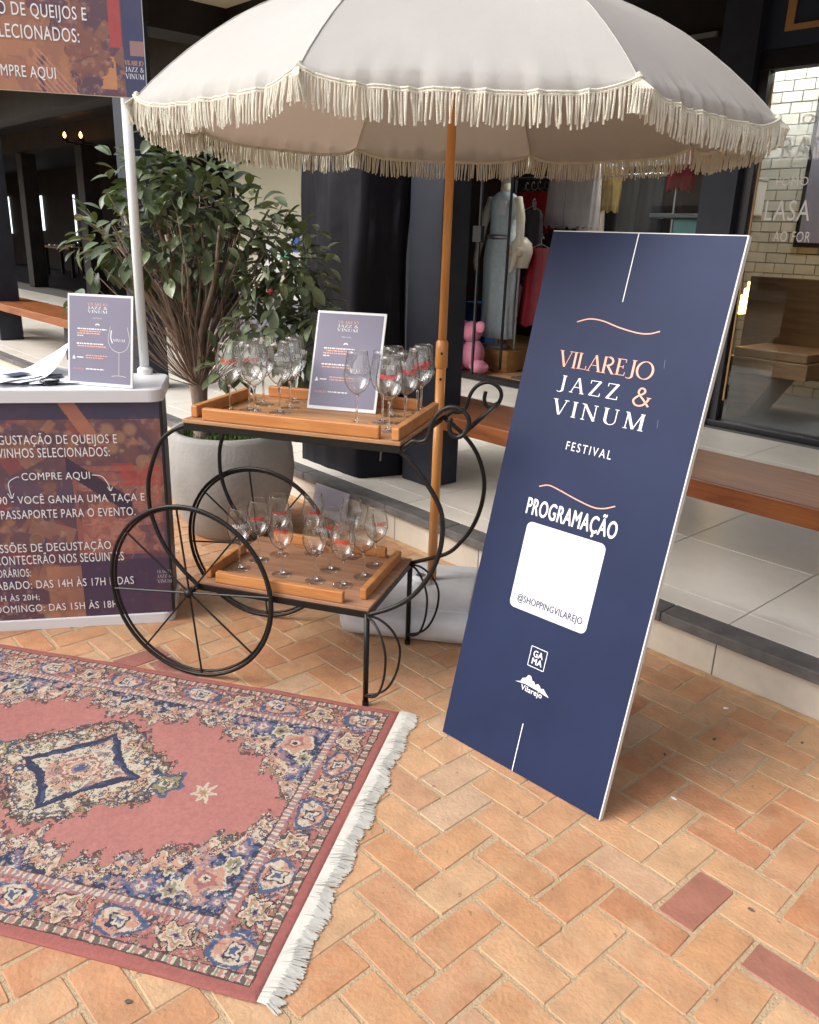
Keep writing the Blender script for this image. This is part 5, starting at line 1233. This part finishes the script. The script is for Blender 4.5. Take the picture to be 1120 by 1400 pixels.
# ---- many small outlined florets, leaves and hooks
rf = random.Random(17)
def floret(cv, cu, R_, col, ctr, dark=BROWN, pet=5, cond=None):
    i0, i1 = int((cu - R_ * 1.5) / RW * NY), int((cu + R_ * 1.5) / RW * NY) + 1; j0, j1 = int((cv - R_ * 1.5) / RL * NX), int((cv + R_ * 1.5) / RL * NX) + 1
    if i0 < 0 or j0 < 0 or i1 > NY or j1 > NX: return
    sl = (slice(i0, i1), slice(j0, j1)); dx = Vt[sl] - cv; dy = Ut[sl] - cu; th_ = np.arctan2(dy, dx); d = np.hypot(dx, dy) / R_ * (1 + .28 * np.cos(pet * th_ + cv * 90))
    ok = cond[sl] if cond is not None else np.ones_like(d, bool)
    for lim, c_ in ((1.15, dark), (.82, col), (.34, ctr)): V_ = C[sl]; V_[(d < lim) & ok] = c_
def scatter(n, cond, cols, r0, r1, dark=BROWN, pets=(2, 3, 5)):
    ys, xs = np.nonzero(cond)
    for k in range(n):
        q_ = rf.randrange(len(ys)); floret(Vt[ys[q_], xs[q_]], Ut[ys[q_], xs[q_]], rf.uniform(r0, r1), rf.choice(cols), rf.choice(cols), dark, rf.choice(pets), cond)
free_b = bdr & (np.abs(C - np.array(PINK)).sum(-1) < .12)
scatter(520, free_b, [CREAM, PEACH, BLUE, OLIVE, MAUVE], .004, .0085)
scatter(420, sp & (np.abs(C - np.array(NAVY)).sum(-1) < .10), [CREAM, PEACH, MAUVE, BLUE, OLIVE, CREAM], .004, .009, BLUE)
scatter(520, inner_ & (bd < .0) & (bd > -.058), [CREAM, PEACH, CREAM, MAUVE, BLUE], .0035, .0075)
scatter(300, inner_ & (bd > .004) & (bd < .026), [OLIVE, CREAM, BLUE], .003, .0058, BROWN, (2, 3))
scatter(300, med & (star > 1.04), [CREAM, PEACH, OLIVE, BLUE, CREAM], .0035, .007)
scatter(220, (dm > .97) & (dm < 1.14) & (bd > .05), [CREAM, OLIVE, BLUE], .003, .006, BROWN, (2, 3))
scatter(90, star < .84, [CREAM, PEACH, MAUVE, GREEN], .003, .005)
# ---- outer guard and plain edge
og = (E_ > .030) & (E_ <= .052); mixc(og, CREAM); mixc(og & (np.mod(along, .040) < .013), BROWN, .85); mixc(og & (np.mod(along + .020, .040) < .009), PINKL, .9); mixc(og & (np.mod(along + .01, .04) < .006), GREEN, .7)
mixc((E_ > .027) & (E_ < .0315), BROWN, .9); mixc((E_ > .0505) & (E_ < .0545), BROWN, .9); mixc(E_ <= .027, (.33, .11, .095))
mixc(bdr & (n3 > .70), CREAM, .45); mixc(bdr & (n3 < .27), BROWN, .5); mixc(sp & (n3 < .24), CREAM, .5); mixc(inner_ & (bd < .002) & (bd > -.06) & (n3 < .25), BROWN, .55); mixc(med & (n3 < .25), BROWN, .5); mixc(og & (n3 < .3), PINKL, .7)
C *= (.86 + .28 * n3)[..., None]; C *= (.93 + .14 * rng.rand(*n3.shape))[..., None]
C = np.clip(C * .88 + .014, .01, .9)
rg = thing('patterned_rug', 'worn pink oriental rug with navy and cream floral border and white fringe on the bricks', 'rug', RO)
def rugpos(a, b_):
    x = a * rv.x + b_ * ru.x; y = a * rv.y + b_ * ru.y
    e = np.minimum(np.minimum(a, RL - a), np.minimum(b_, RW - b_))
    z = .0075 + .0022 * np.sin(a * 7 + b_ * 3) * np.sin(b_ * 9) + .0012 * np.sin(a * 31) * np.exp(-b_ * 9) - .004 * np.exp(-e / .006)
    k = .004 * np.sin(a * 9 + 1) * (np.exp(-b_ / .1) + np.exp(-(RW - b_) / .1))
    return np.stack([x + k * ru.x, y + k * ru.y, z], -1)
raster_mesh('pile', C, 0, RL, 0, RW, rugpos, M['rug'], rg)
P = [(0, 0), (RL, 0), (RL, RW), (0, RW)]; W3_ = [Vector((a * rv.x + b_ * ru.x, a * rv.y + b_ * ru.y, 0)) for a, b_ in P]
MB().add([q_ + Vector((0, 0, z)) for z in (.0, .0035) for q_ in W3_], [(0, 1, 5, 4), (1, 2, 6, 5), (2, 3, 7, 6), (3, 0, 4, 7), (4, 5, 6, 7)]).build('backing', M['wine_edge'], rg)
fr_ = MB(); r = random.Random(4)
for side, sg in ((0, -1), (RL, 1)):
    clump = 0
    for k in range(1500):
        b_ = r.random() * RW
        sl = .012 * math.sin(b_ * 23) + .010 * math.sin(b_ * 61) + .007 * math.sin(b_ * 140)
        L = r.uniform(.050, .066) + .006 * math.sin(b_ * 37) * (1 if r.random() < .8 else 1.4); sl = sl * .8 + r.uniform(-.008, .008)
        p0 = Vector((side * rv.x + b_ * ru.x, side * rv.y + b_ * ru.y, .005)) ; dv_ = rv * sg
        P = [p0, p0 + dv_ * L * .5 + ru * sl * .35 + Vector((0, 0, r.uniform(.0, .006))), p0 + dv_ * L + ru * sl + Vector((0, 0, -.002))]
        fr_.tube(P, [.0018, .0019, .0013], 3, caps=False)
fr_.build('fringe', M['rugfringe'], rg, kind='stuff')
for side, sg in ((0, -1), (RL, 1)):
    A_ = [Vector((side * rv.x + b_ * ru.x, side * rv.y + b_ * ru.y, .003)) for b_ in np.linspace(0, RW, 90)]
    rows = [A_, [p + rv * sg * .022 + Vector((0, 0, .003)) for p in A_], [p + rv * sg * (.042 + .006 * math.sin(i * 1.7)) + Vector((0, 0, -.001)) for i, p in enumerate(A_)]]
    MB().grid(rows).build('woven_selvedge', M['rugfringe'], rg)

# ================================================================== LITTER
def bit(x, y, s, m, name, label, cat, rz=0, n=5, seed=0, h=.0015):
    r_ = random.Random(seed); t = thing(name, label, cat, (x, y, .001), rz)
    P = [(s * math.cos(2 * PI * k / n) * r_.uniform(.6, 1.1), s * .6 * math.sin(2 * PI * k / n) * r_.uniform(.6, 1.1)) for k in range(n)]
    v = [(a, b_, 0) for a, b_ in P] + [(a * .9, b_ * .9, h + r_.uniform(0, h)) for a, b_ in P]
    MB().add(v, [(k, (k + 1) % n, n + (k + 1) % n, n + k) for k in range(n)] + [tuple(range(n, 2 * n))]).build('flake', m, t)
def gp(px, py): 
    d = Fw + Rg * ((px - 560) / 1120.17) - Up * ((py - 700) / 1120.17); t = -1.52 / d.z; return d.x * t, d.y * t
for i, (px, py, s, m, nm, lb, ct_, n) in enumerate((
    (921, 1092, .011, 'paper', 'paper_scrap', 'small white rectangular paper scrap on the bricks right of the sign board', 'paper scrap', 4),
    (993, 969, .013, 'paper', 'paper_scrap', 'torn white paper scrap on the bricks near the cream step riser', 'paper scrap', 5),
    (977, 1011, .010, 'dust', 'dry_leaf_bit', 'dark dry leaf bit on a red brick below the torn paper scrap', 'debris', 6),
    (909, 1032, .008, 'dust', 'dry_leaf_bit', 'dark dry leaf bit in a joint above the rectangular paper scrap', 'debris', 5),
    (1026, 1244, .010, 'dust', 'dry_leaf_bit', 'dark dry leaf bit just right of the dark red half brick', 'debris', 6),
    (176, 1370, .010, 'dust', 'dry_leaf_bit', 'dark grey chip on the bricks below the lower edge of the rug', 'debris', 5),
    (1097, 1016, .008, 'dust', 'dry_leaf_bit', 'dark dry leaf bit at the right picture edge near the step', 'debris', 5),
    (992, 930, .007, 'dust', 'dry_leaf_bit', 'dark twig bit at the foot of the cream riser', 'debris', 7),
    (659, 891, .006, 'paper', 'paper_scrap', 'tiny white speck of paper beside the umbrella base', 'paper scrap', 4))):
    x, y = gp(px, py); bit(x, y, s, M[m], nm, lb, ct_, i * .8, n, i)
